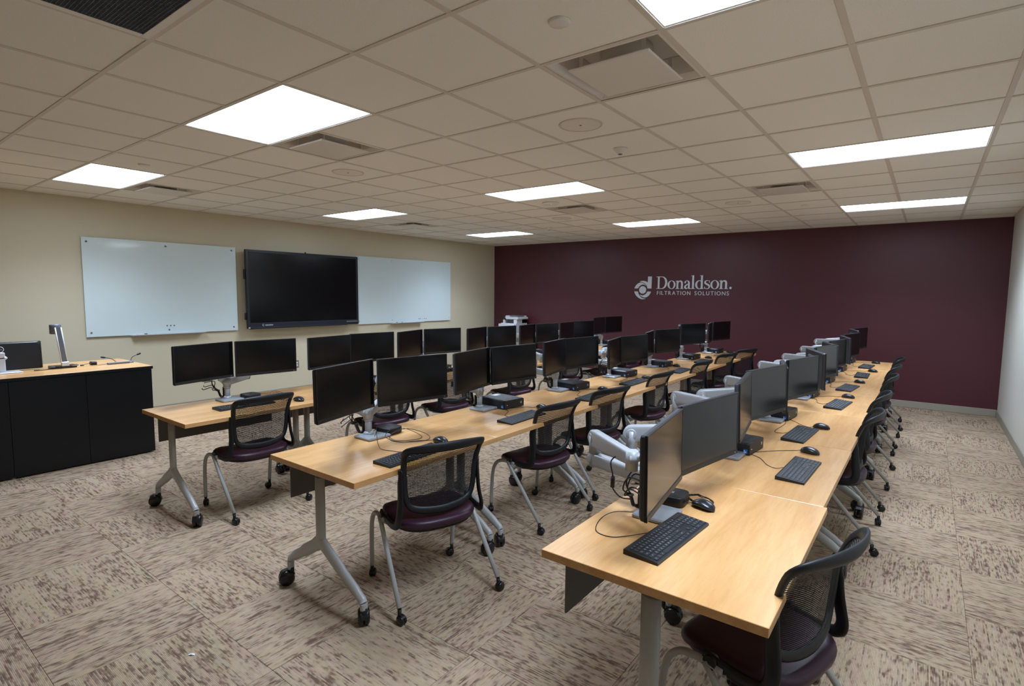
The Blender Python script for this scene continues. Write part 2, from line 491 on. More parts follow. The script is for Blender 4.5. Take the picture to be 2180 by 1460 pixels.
# supply diffusers: flared pan, neck, square plaque hanging a little below
def diffuser_parts():
    h = G/2-T+0.003
    pan = MB()
    def ring(r, z, n=8):
        out = []
        for sx, sy in ((1, 1), (-1, 1), (-1, -1), (1, -1)):
            out.append((sx*r, sy*r, z))
        return out
    pan.loft([ring(h, 0.005), ring(h-0.020, 0.004), ring(h-0.040, 0.03), ring(h-0.055, 0.085), ring(h-0.065, 0.11)], False, False)
    pan.loft([[(q[0], q[1], 0.112) for q in ring(h-0.02, 0)], [(q[0], q[1], 0.112) for q in ring(0.001, 0)]], False, False)
    neck = MB().lathe([(0.125, 0.111), (0.125, 0.02), (0.118, 0.02), (0.118, 0.11)], n=28)
    hole = MB().lathe([(0.117, 0.100), (0.001, 0.101)], n=28)
    pl = MB()
    a = 0.206
    pl.loft([ring(a, -0.008), ring(a+0.002, -0.013), ring(a-0.004, -0.018), ring(0.001, -0.020)], False, False)
    pl.loft([ring(a, -0.008), ring(0.001, -0.007)], False, False)
    br = [MB().box((sx*0.16-0.01, sy*0.16-0.002, -0.013), (sx*0.16+0.01, sy*0.16+0.002, 0.085)) for sx in (-1, 1) for sy in (-1, 1)]
    return pan.mesh('flared_pan', 'diffuser'), neck.mesh('round_neck', 'diffuser'), hole.mesh('duct_opening', 'duct'), pl.mesh('plaque', 'diffuser'), [b.mesh('hanger_bracket', 'diffuser') for b in br]
dp = diffuser_parts()
dl = {(-1, 0): 'white square plaque air diffuser beside the big ceiling light at top', (-5, 0): 'square plaque air diffuser touching the near middle ceiling light',
      (-10, 0): 'square plaque air diffuser beside the near left-hand ceiling light', (-1, 6): 'square plaque air diffuser between the two far right-hand ceiling lights',
      (-5, 6): 'square plaque air diffuser behind the ceiling access point', (-10, 6): 'small looking air diffuser nearest the corner of beige and maroon walls'}
for a, b in diffs:
    t = thing('air_diffuser', dl[(a, b)], 'air vent', (gx(a)+G/2, gy(b)+G/2, CEIL), 0, 'supply air diffusers in the ceiling')
    link('flared_pan', dp[0], t); link('round_neck', dp[1], t); link('duct_opening', dp[2], t); link('plaque', dp[3], t)
    for me in dp[4]: link('hanger_bracket', me, t)

# return air grille, egg crate
t = thing('return_grille', 'grey egg-crate return air grille in the ceiling at upper left', 'air vent', (gx(-3), gy(-3), CEIL))
b_ = MB(); e0 = T-0.004; e1 = G-T+0.004; f = 0.032
for lo, hi in (((e0, e0, -0.002), (e1, e0+f, 0.008)), ((e0, e1-f, -0.002), (e1, e1, 0.008)), ((e0, e0+f, -0.002), (e0+f, e1-f, 0.008)), ((e1-f, e0+f, -0.002), (e1, e1-f, 0.008))):
    b_.box(lo, hi, 0.001)
b_.obj('grille_frame', 'white', t)
g_ = MB(); k = e0+f
while k < e1-f:
    g_.box((k, e0+f, 0.0), (k+0.0012, e1-f, 0.012)); k += 0.0135
k = e0+f
while k < e1-f:
    g_.box((e0+f, k, 0.0), (e1-f, k+0.0012, 0.012)); k += 0.0135
g_.obj('egg_crate', 'slate', t, kind='stuff')
MB().box((e0+f, e0+f, 0.05), (e1-f, e1-f, 0.055)).obj('duct_back', 'duct', t)

# round ceiling speakers, detectors, sprinkler covers
sp_a = MB().lathe([(0.001, -0.004), (0.125, -0.004), (0.132, -0.003)], n=36).mesh('speaker_grille', 'speck')
sp_b = MB().lathe([(0.130, 0.002), (0.131, -0.0055), (0.138, -0.006), (0.144, 0.003)], n=36).mesh('trim_ring', 'grid')
sp_c = MB().lathe([(0.001, -0.007), (0.006, -0.007), (0.007, -0.004)], n=10).mesh('badge', 'slate')
sl = {(-2, 1): 'round ceiling speaker behind the large near air diffuser', (-6, 1): 'round ceiling speaker near the middle light, left of centre',
      (-6, 7): 'round ceiling speaker beyond the access point', (-2, 7): 'round ceiling speaker left of the far right-hand light'}
for a, b in speakers:
    t = thing('ceiling_speaker', sl[(a, b)], 'speaker', (gx(a)+G/2, gy(b)+G/2, CEIL+0.004), 0, 'round speakers in the ceiling')
    link('speaker_grille', sp_a, t); link('trim_ring', sp_b, t); link('badge', sp_c, t)
cv = MB().lathe([(0.001, -0.012), (0.040, -0.012), (0.043, -0.009), (0.043, -0.002), (0.046, 0.0)], n=28).mesh('cover_plate', 'white')
for (a, b), lb in {(-1, -1): 'white round sprinkler cover between big light and upper edge', (-8, -1): 'small round sprinkler cover beside the left-hand near light',
                   (-8, 8): 'small round sprinkler cover above the far left-hand light', (-1, 8): 'small round sprinkler cover left of the far right-hand light'}.items():
    tag(link('sprinkler_cover', cv, None, (gx(a)+G/2, gy(b)+G/2, CEIL+0.004)), lb, 'sprinkler cover', 'concealed sprinkler covers')
dt = MB().lathe([(0.001, -0.042), (0.018, -0.042), (0.022, -0.036), (0.040, -0.018), (0.052, -0.010), (0.053, 0.0)], n=26)
dn = MB().lathe([(0.001, -0.046), (0.014, -0.046), (0.016, -0.041)], n=16)
for (px, py), lb in {(gx(-1.58), gy(2.60)): 'small white smoke detector beyond the near round speaker', (gx(-6.75), gy(8.85)): 'small white motion sensor near the far middle light'}.items():
    t = thing('smoke_detector', lb, 'detector', (px, py, CEIL+0.004), 0)
    dt.obj('housing', 'ivory', t); dn.obj('sensor_tip', 'slate', t)
t = thing('access_point', 'white oval wireless access point with green lamp beside middle light', 'access point', (gx(-4.5), gy(5.5), CEIL+0.004))
MB().lathe([(0.001, -0.026), (0.075, -0.026), (0.098, -0.020), (0.105, -0.010), (0.100, 0.0)], n=30).obj('housing', 'ivory', t)
MB().lathe([(0.001, -0.0275), (0.004, -0.0275), (0.004, -0.024)], c=(0.03, -0.035, 0), n=10).obj('status_lamp', 'green', t)

# ---------------------------------------------------------------- desks
ROWS = {'left': -4.675, 'middle': -2.845, 'right': -1.045}
ROWTXT = {'left': 'whiteboard-side', 'middle': 'middle', 'right': 'right-hand'}
DEEP, PITCH_Y, Y0 = 0.745, 1.075, 1.545

def caster_mesh(r, wd, stem):
    """twin wheel caster, wheels on the floor at z=0, stem up to z=stem; wheels roll along local x"""
    wheel = MB()
    for s in (-1, 1):
        wheel.lathe([(0.001, s*wd*0.5), (r*0.80, s*wd*0.5), (r, s*wd*0.36), (r, s*wd*0.08), (r*0.7, s*wd*0.06)] if s > 0 else
                    [(r*0.7, -wd*0.06), (r, -wd*0.08), (r, -wd*0.36), (r*0.80, -wd*0.5), (0.001, -wd*0.5)], c=(-r*0.55, 0, r), n=18, axis='y')
    hood = MB()
    hood.loft([[(-r*0.55+r*1.06*cos(a), sy*wd*0.30, r+r*1.06*sin(a)) for a in [pi*(0.02+0.75*k/8) for k in range(9)]] for sy in (-1, 1)], True, False, False)
    hood.loft([[(-r*0.55+r*1.12*cos(a), sy*wd*0.30, r+r*1.12*sin(a)) for a in [pi*(0.02+0.75*k/8) for k in range(9)]] for sy in (1, -1)], True, False, False)
    hood.tube([(0, 0, r*1.0), (0, 0, stem)], r*0.42, 12)
    hood.box((-r*0.9, -wd*0.06, r*0.5), (0.0, wd*0.06, r*1.9), 0.002)
    return wheel.mesh('wheel', 'rubber'), hood.mesh('caster', 'black')
big_wheel, big_caster = caster_mesh(0.042, 0.056, 0.100)
small_wheel, small_caster = caster_mesh(0.024, 0.036, 0.075)

def add_caster(parent, x, y, rz, which):
    wm, hm = (big_wheel, big_caster) if which == 'big' else (small_wheel, small_caster)
    c = link('caster', hm, parent, (x, y, 0), rot=(0, 0, rz))
    link('wheel', wm, c)
    return c

def leg_mesh():
    g = MB()
    # post: flat oval column
    g.tube([(0.39, 0, 0.335), (0.39, 0, 0.40), (0.39, 0, 0.68)], 0.0335, 18, rb=0.0196, upv=(1, 0, 0))
    # hub blending into the two feet
    g.tube(spline([(0.39, 0, 0.36), (0.384, 0, 0.335), (0.33, 0, 0.295), (0.21, 0, 0.222), (0.125, 0, 0.172), (0.098, 0, 0.150), (0.092, 0, 0.125), (0.092, 0, 0.088)], 4),
           [0.034]*4+[0.038]*4+[0.034]*4+[0.028]*4+[0.023]*4+[0.019]*4+[0.017]*4+[0.016], 14, rb=0.0195, upv=(0.35, 0, 1))
    g.tube(spline([(0.39, 0, 0.36), (0.398, 0, 0.335), (0.44, 0, 0.305), (0.58, 0, 0.222), (0.70, 0, 0.150), (0.732, 0, 0.128), (0.738, 0, 0.110), (0.738, 0, 0.088)], 4),
           [0.034]*4+[0.038]*4+[0.036]*4+[0.028]*4+[0.023]*4+[0.019]*4+[0.017]*4+[0.016], 14, rb=0.0195, upv=(-0.35, 0, 1))
    # mounting bracket under the top
    g.box((0.30, -0.024, 0.690), (0.48, 0.024, 0.7065), 0.003)
    return g.mesh('leg', 'leg')

def make_desk():
    t = thing('training_desk', '', 'desk', (0, 0, 0), 0, 'light wood flip-top training desks')
    link('table_top', MB().box((0, 0, TZ-0.030), (DEEP, PITCH_Y-0.003, TZ), 0.0016).mesh('table_top', 'wood'), t)
    link('modesty_panel', MB().box((0.048, 0.085, 0.478), (0.056, PITCH_Y-0.085, TZ-0.040), 0.001).box((0.044, 0.2, TZ-0.06), (0.07, 0.24, TZ-0.030), 0.002)
         .box((0.044, 0.8, TZ-0.06), (0.07, 0.84, TZ-0.030), 0.002).mesh('modesty_panel', 'modesty'), t)
    lm = leg_mesh()
    for y, a in ((0.050, 0.5), (PITCH_Y-0.055, 2.6)):
        lg = link('leg', lm, t, (0, y, 0))
        add_caster(lg, 0.092, 0, a+0.6, 'big'); add_caster(lg, 0.738, 0, a-1.1, 'big')
    return t
desk0 = make_desk()
def desk_label(row, i):
    if i == 0: return f'wood-topped desk at the near end of the {ROWTXT[row]} row, grey caster legs'
    if i == 6: return f'wood-topped desk at the far end of the {ROWTXT[row]} row, toward the maroon wall'
    return f'wood-topped desk, {ORD[i]} from the near end of the {ROWTXT[row]} row'
def row_dx(row, i):
    if row == 'right': return (0.010 if i == 0 else 0.0)-0.005*i
    return 0.0
first = True
for row, xb in ROWS.items():
    for i in range(7):
        loc = (xb+row_dx(row, i), Y0+PITCH_Y*i, 0)
        if first:
            desk0.location = loc; desk0['label'] = desk_label(row, i); first = False
        else: dup(desk0, desk_label(row, i), loc, 0)

# ---------------------------------------------------------------- chairs
def make_chair():
    t = thing('task_chair', '', 'chair', (0, 0, 0), 0, 'mesh-back nesting chairs at the desks')
    # seat cushion: rounded plan, waterfall front (forward is +x)
    sm = MB(); rings = []
    def plan(k, n=36):
        a = 2*pi*k/n; cx, sy = cos(a), sin(a)
        e = 0.62
        px = (abs(cx)**e)*(1 if cx > 0 else -1); py = (abs(sy)**e)*(1 if sy > 0 else -1)
        x = 0.035+px*0.225; y = py*(0.238-0.012*px)
        if px < 0: y *= 1-0.10*px*px
        return x, y
    def ztop(x, y):
        z = 0.462-0.010*(1-(y/0.24)**2)
        if x > 0.13: z -= 0.9*(x-0.13)**2*2.2
        if x < -0.08: z += 0.4*(x+0.08)**2
        return z
    for sc_, dz, und in ((0.0, 0, 0), (0.5, 0, 0), (0.85, 0.0, 0), (0.955, -0.006, 0), (0.992, -0.016, 0), (1.0, -0.028, 0), (0.985, -0.043, 0), (0.93, -0.052, 0)):
        ring = []
        for k in range(36):
            x, y = plan(k); xx = 0.035+(x-0.035)*max(sc_, 0.002); yy = y*max(sc_, 0.002)
            ring.append((xx, yy, ztop(xx, yy)+dz))
        rings.append(ring)
    sm.loft(rings, True, True)
    sm.obj('seat', 'seat', t)
    pan = MB(); rings = []
    for s2, dz in ((0.925, -0.052), (0.90, -0.066), (0.6, -0.080), (0.02, -0.084)):
        rings.append([(0.035+(plan(k)[0]-0.035)*s2, plan(k)[1]*s2, ztop(0.035+(plan(k)[0]-0.035)*s2, plan(k)[1]*s2)+dz) for k in range(36)])
    pan.loft(rings, True, True)
    pan.obj('seat_pan', 'blackm', t)
    # back frame: closed loop, leaning back at the crest and curved in plan
    def back_x(y, z):
        x = -0.155-0.02*(z-0.52)/0.2
        if z > 0.72: x -= 3.6*(z-0.72)**2
        return x+0.050*(y/0.225)**2
    lp = []
    for (y, z) in [(-0.10, 0.502), (0, 0.494), (0.10, 0.502), (0.165, 0.523), (0.192, 0.565), (0.200, 0.63), (0.207, 0.72), (0.216, 0.80), (0.214, 0.838), (0.185, 0.851),
                   (0.10, 0.858), (0, 0.860), (-0.10, 0.858), (-0.185, 0.851), (-0.214, 0.838), (-0.216, 0.80), (-0.207, 0.72), (-0.200, 0.63), (-0.192, 0.565), (-0.165, 0.523)]:
        lp.append((back_x(y, z), y, z))
    ex = [lp[-1]]+lp+[lp[0], lp[1]]
    P = spline(ex, 3)[3:3+3*len(lp)]
    fr = MB(); n = len(P); rings = []
    for i, p in enumerate(P):
        tt = (P[(i+1) % n]-P[i-1]).normalized()
        cen = Vector((back_x(0, 0.68), 0, 0.68))
        out = p-cen; out.x *= 0.2; out -= tt*out.dot(tt); out.normalize(); nn = tt.cross(out).normalized()
        wd = 0.016+0.010*max(0, (p.z-0.80)/0.06)+0.006*max(0, (0.54-p.z)/0.04); th = 0.011
        rings.append([p+out*wd*cos(2*pi*k/10)+nn*th*sin(2*pi*k/10) for k in range(10)])
    rings.append(rings[0])
    fr.loft(rings, True, False)
    fr.obj('back_frame', 'frame', t)
    # knit mesh: horizontal strands and a few uprights
    ms = MB()
    def half(z):
        best = 0.19
        for p in P:
            if abs(p.z-z) < 0.012 and p.y > 0: best = p.y if abs(p.z-z) < 0.012 else best
        if z < 0.535: best = min(best, 0.02+0.17*math.sqrt(max(0, (z-0.498)/0.037)))
        return best
    z = 0.508
    while z < 0.85:
        h = half(z); prev = None; vs = []
        nseg = 9
        for k in range(nseg):
            y = -h+2*h*k/(nseg-1)
            vs.append((back_x(y, z), y, z-0.0024)); vs.append((back_x(y, z+0.0048), y, z+0.0024))
        ms.add(vs, [(2*k, 2*k+2, 2*k+3, 2*k+1) for k in range(nseg-1)], True)
        z += 0.0072
    for k in range(-24, 25):
        y = k*0.0082
        zs = [0.50+0.352*q/7 for q in range(8)]
        zs = [q for q in zs if half(q) > abs(y)]
        if len(zs) < 2: continue
        vs = []
        for q in zs: vs += [(back_x(y, q), y-0.0009, q), (back_x(y, q), y+0.0009, q)]
        ms.add(vs, [(2*i, 2*i+1, 2*i+3, 2*i+2) for i in range(len(zs)-1)], True)
    ms.obj('back_mesh', 'meshf', t, kind='stuff')
    # L-shaped brackets carrying the back
    for s in (-1, 1):
        g = MB()
        pts = spline([(0.075, s*0.256, 0.448), (0.0, s*0.256, 0.436), (-0.085, s*0.252, 0.432), (-0.130, s*0.246, 0.446), (-0.146, s*0.240, 0.485), (-0.138, s*0.228, 0.56), (-0.128, s*0.224, 0.66), (-0.130, s*0.222, 0.735)], 4)
        g.tube(pts, [0.022]*13+[0.024]*8+[0.022]*4+[0.016]*3+[0.010], 12, rb=0.010, upv=(0.3, 0, 1) if False else None)
        g.tube([(0.045, s*0.243, 0.440), (0.045, s*0.275, 0.440)], 0.023, 16)
        g.obj('back_bracket', 'black', t)
        # legs
        g = MB().tube(spline([(0.0, s*0.262, 0.428), (0.085, s*0.264, 0.432), (0.155, s*0.264, 0.418), (0.205, s*0.262, 0.372), (0.228, s*0.260, 0.300), (0.240, s*0.257, 0.190), (0.248, s*0.254, 0.074)], 5), 0.0128, 12)
        lf = g.obj('front_leg', 'leg', t)
        add_caster(lf, 0.248, s*0.254, 2.2*s+0.4, 'small')
        g = MB().tube([(0.062, s*0.270, 0.436), (0.03, s*0.271, 0.398), (-0.258, s*0.284, 0.078)], 0.0128, 12)
        lr = g.obj('rear_leg', 'leg', t)
        add_caster(lr, -0.260, s*0.285, 1.1-0.7*s, 'small')
    MB().tube([(0.0, -0.262, 0.425), (-0.02, -0.2, 0.395), (-0.03, -0.1, 0.372), (-0.03, 0.1, 0.372), (-0.02, 0.2, 0.395), (0.0, 0.262, 0.425)], 0.0125, 12).obj('seat_crossbar', 'leg', t)
    return t
chair0 = make_chair()
CHAIRS = []   # row, centre x, y, yaw (deg, 180 faces the whiteboard wall)
for (row, x, y, a) in [
    ('left', -4.045, 2.065, 180), ('left', -4.05, 3.33, 174), ('left', -4.06, 4.20, 176), ('left', -4.05, 5.36, 176), ('left', -4.06, 6.55, 173), ('left', -4.05, 7.60, 177), ('left', -4.07, 8.60, 172),
    ('middle', -2.135, 2.075, 160), ('middle', -2.24, 3.295, 173), ('middle', -2.225, 4.10, 168), ('middle', -2.26, 5.22, 175), ('middle', -2.25, 6.43, 174), ('middle', -2.27, 7.53, 166), ('middle', -2.22, 8.36, 160),
    ('right', -0.380, 1.985, 164), ('right', -0.452, 4.325, 180), ('right', -0.455, 5.235, 178), ('right', -0.455, 6.485, 181), ('right', -0.46, 7.42, 178), ('right', -0.46, 8.40, 181)]:
    CHAIRS.append((row, x, y, a))
cnt = {}
tot = {'left': 7, 'middle': 7, 'right': 6}
for k, (row, x, y, a) in enumerate(CHAIRS):
    i = cnt.get(row, 0); cnt[row] = i+1
    if i == 0: lb = {'left': 'plum-seated mesh-back chair at the near desk of the whiteboard-side row', 'middle': 'slightly turned mesh-back chair with plum seat at the near middle-row desk',
                     'right': 'mesh-back chair in the lower right corner, tucked under the nearest desk'}[row]
    elif i == tot[row]-1: lb = f'last mesh-back chair of the {ROWTXT[row]} row, closest to the maroon wall'
    else: lb = f'plum-seated mesh-back chair, {ORD[i]} from the near end of the {ROWTXT[row]} row'
    if k == 0:
        chair0.location = (x, y, 0); chair0.rotation_euler = (0, 0, R(a)); chair0['label'] = lb
    else: dup(chair0, lb, (x, y, 0), R(a))

# ---------------------------------------------------------------- monitors
MW, MH = 0.505, 0.290
def make_monitor():
    """origin at panel centre, screen faces +x, viewer's right is +y"""
    t = thing('monitor', '', 'monitor', (0, 0, 0), 0, 'black dual monitors on arms')
    hw, hh = MW/2, MH/2
    bz = MB()
    b = 0.006; bb = 0.020
    for lo, hi in (((-0.010, -hw, hh-b), (0.0, hw, hh)), ((-0.010, -hw, -hh), (0.0015, hw, -hh+bb)), ((-0.010, -hw, -hh+bb), (0.0, -hw+b, hh-b)), ((-0.010, hw-b, -hh+bb), (0.0, hw, hh-b))):
        bz.box(lo, hi, 0.001)
    bz.obj('bezel', 'bezel', t)
    MB().box((-0.008, -hw+b-0.001, -hh+bb-0.001), (-0.0012, hw-b+0.001, hh-b+0.001)).obj('screen', 'screen', t)
    sh = MB()
    def rr(x, w_, h_, c):
        return [(x, -w_+c, -h_), (x, w_-c, -h_), (x, w_, -h_+c), (x, w_, h_-c), (x, w_-c, h_), (x, -w_+c, h_), (x, -w_, h_-c), (x, -w_, -h_+c)]
    sh.loft([rr(-0.006, hw, hh, 0.004), rr(-0.022, hw-0.001, hh-0.001, 0.005), rr(-0.028, hw-0.006, hh-0.006, 0.01), rr(-0.029, hw*0.62, hh*0.72, 0.02), rr(-0.043, hw*0.56, hh*0.64, 0.025), rr(-0.045, hw*0.53, hh*0.6, 0.03)], False, True)
    s_ = sh.obj('back_shell', 'shell', t)
    v = MB()
    for k in range(14): v.box((-0.0462, -0.09+k*0.0135, 0.050), (-0.0445, -0.084+k*0.0135, 0.085))
    v.obj('vent_slots', 'gloss', s_, kind='stuff')
    MB().lathe([(0.001, 0.0024), (0.0052, 0.0024), (0.0055, 0.001)], c=(0, 0, -hh+bb*0.5), n=16, axis='x', mat=Matrix.Scale(-1, 4, (1, 0, 0))).obj('round_emblem', 'plate', t)
    MB().box((0.001, hw-0.028, -hh+0.007), (0.0024, hw-0.023, -hh+0.012)).obj('power_button', 'plate', t)
    return t
mon0 = make_monitor()
# row, desk, side, x, y, z, yaw, tilt in degrees (measured pose of every panel)
MON = [
 ('left',1,'a',-4.427,1.905,1.081,14.0,0),('left',1,'b',-4.423,2.402,1.082,-6.5,0),
 ('left',2,'a',-4.410,3.010,1.078,8.9,0),('left',2,'b',-4.430,3.518,1.083,-5.9,0),
 ('left',3,'a',-4.452,4.050,1.078,17.5,0),('left',3,'b',-4.455,4.545,1.080,-11.5,0),
 ('left',4,'a',-4.449,5.150,1.063,13.7,0),('left',4,'b',-4.448,5.650,1.060,-8.3,0),
 ('left',5,'a',-4.447,6.225,1.058,11.2,0),('left',5,'b',-4.445,6.725,1.058,-5.6,0),
 ('left',6,'a',-4.445,7.275,1.055,7.3,0),('left',6,'b',-4.444,7.785,1.056,-11.0,0),
 ('left',7,'a',-4.450,8.330,1.100,6.0,0),('left',7,'b',-4.440,8.840,1.100,-8.0,0),
 ('middle',1,'a',-2.551,1.845,1.092,16.9,1),('middle',1,'b',-2.554,2.348,1.090,-10.3,1),
 ('middle',2,'a',-2.592,2.960,1.080,11.9,1.5),('middle',2,'b',-2.589,3.452,1.080,-6.8,1.5),
 ('middle',3,'a',-2.585,4.045,1.084,11.9,1.5),('middle',3,'b',-2.605,4.550,1.080,-7.6,1.3),
 ('middle',4,'a',-2.540,5.110,1.037,13.8,1.5),('middle',4,'b',-2.551,5.605,1.042,-9.7,1.3),
 ('middle',5,'a',-2.600,6.145,1.057,13.5,1),('middle',5,'b',-2.578,6.640,1.062,-12.4,1),
 ('middle',6,'a',-2.610,7.140,1.090,20.5,1),('middle',6,'b',-2.603,7.650,1.093,-19.9,1),
 ('middle',7,'a',-2.560,8.270,1.084,12.5,0),('middle',7,'b',-2.544,8.770,1.084,-12.5,0),
 ('right',1,'a',-0.725,1.895,1.035,7.5,1),('right',1,'b',-0.722,2.405,1.040,-9.8,1),
 ('right',2,'a',-0.726,2.985,1.066,8.0,2),('right',2,'b',-0.730,3.500,1.065,-11.7,2),
 ('right',3,'a',-0.735,4.020,1.035,14.0,1),('right',3,'b',-0.705,4.525,1.034,-13.7,1),
 ('right',4,'a',-0.700,5.065,1.048,22.5,1),('right',4,'b',-0.695,5.585,1.050,-11.0,1),
 ('right',5,'a',-0.735,6.175,1.030,21.0,1),('right',5,'b',-0.735,6.740,1.028,-10.0,1),
 ('right',6,'a',-0.720,7.270,1.033,16.0,1),('right',6,'b',-0.721,7.930,1.035,-12.6,0),
 ('right',7,'a',-0.750,8.430,1.059,16.0,0),('right',7,'b',-0.723,8.960,1.059,-13.4,0)]
def mon_label(row, d, s):
    sd = 'left' if s == 'a' else 'right'
    if d == 1: return f'{sd} black monitor of the pair on the nearest {ROWTXT[row]}-row desk'
    if d == 7: return f'{sd} black monitor of the pair on the farthest {ROWTXT[row]}-row desk'
    return f'{sd} black monitor of the pair on the {ORD[d-1]} {ROWTXT[row]}-row desk'
for k, (row, d, s, x, y, z, yaw, tilt) in enumerate(MON):
    o = mon0 if k == 0 else dup(mon0, '', (0, 0, 0), 0)
    o['label'] = mon_label(row, d, s)
    o.location = (x, y, z); o.rotation_euler = (0, -R(tilt), R(yaw))
    o.rotation_mode = 'XYZ'

# ---------------------------------------------------------------- monitor arms (base, post, two folded spring arms), cables
POST = {'left': [2.13, 3.20, 4.285, 5.365, 6.455, 7.53, 8.62], 'middle': [2.13, 3.195, 4.28, 5.365, 6.455, 7.55, 8.62], 'right': [2.085, 3.145, 4.25, 5.33, 6.41, 7.50, 8.58]}
PX = {'left': 0.105, 'middle': 0.105, 'right': 0.165}
bp_me = MB().box((-0.035, -0.085, 0.0), (0.115, 0.085, 0.018), 0.005).mesh('base_plate', 'plate')
po_me = MB().tube([(0, 0, 0.018), (0, 0, 0.120)], 0.0215, 20).lathe([(0.001, 0.018), (0.032, 0.018), (0.032, 0.022), (0.0215, 0.034)], n=20).lathe([(0.0215, 0.098), (0.027, 0.100), (0.027, 0.113), (0.0215, 0.115)], n=20).mesh('post', 'silver')
cl_me = MB().box((-0.040, -0.020, 0.019), (-0.026, 0.012, 0.105), 0.003).mesh('cable_clip', 'blackm')
col_me = MB().tube([(0, 0, 0.112), (0, 0, 0.186)], 0.030, 20).mesh('collar', 'silver')
def bar(mb, a, b, h0, h1, t0, t1, n=20):
    """tapered upright arm between two points, round ended, soft edged"""
    a = Vector(a); b = Vector(b)
    d = (b-a); L_ = d.length; d.normalize()
    side = Vector((0, 0, 1)).cross(d).normalized(); upv = d.cross(side).normalized()
    mt = Matrix((d, side, upv)).transposed().to_4x4(); mt.translation = a
    rings = []
    st = [(-h0*c, h0*math.sqrt(max(0.0, 1-c*c)), t0) for c in (1.0, 0.96, 0.85, 0.6, 0.3)]+[(L_*k/4, h0+(h1-h0)*k/4, t0+(t1-t0)*k/4) for k in range(5)]+[(L_+h1*c, h1*math.sqrt(max(0.0, 1-c*c)), t1) for c in (0.3, 0.6, 0.85, 0.96, 1.0)]
    for x, hz, ty in st:
        hz = max(hz, 0.0008); ring = []
        for k in range(n):
            an = 2*pi*k/n+pi/n; e = 0.42
            ring.append((x, ty*abs(cos(an))**e*(1 if cos(an) > 0 else -1), hz*abs(sin(an))**e*(1 if sin(an) > 0 else -1)))
        rings.append(ring)
    mb.loft(rings, True, True, True, mt)
    return mt
def local_mon(row, d, s):
    for q in MON:
        if q[0] == row and q[1] == d and q[2] == s: return q
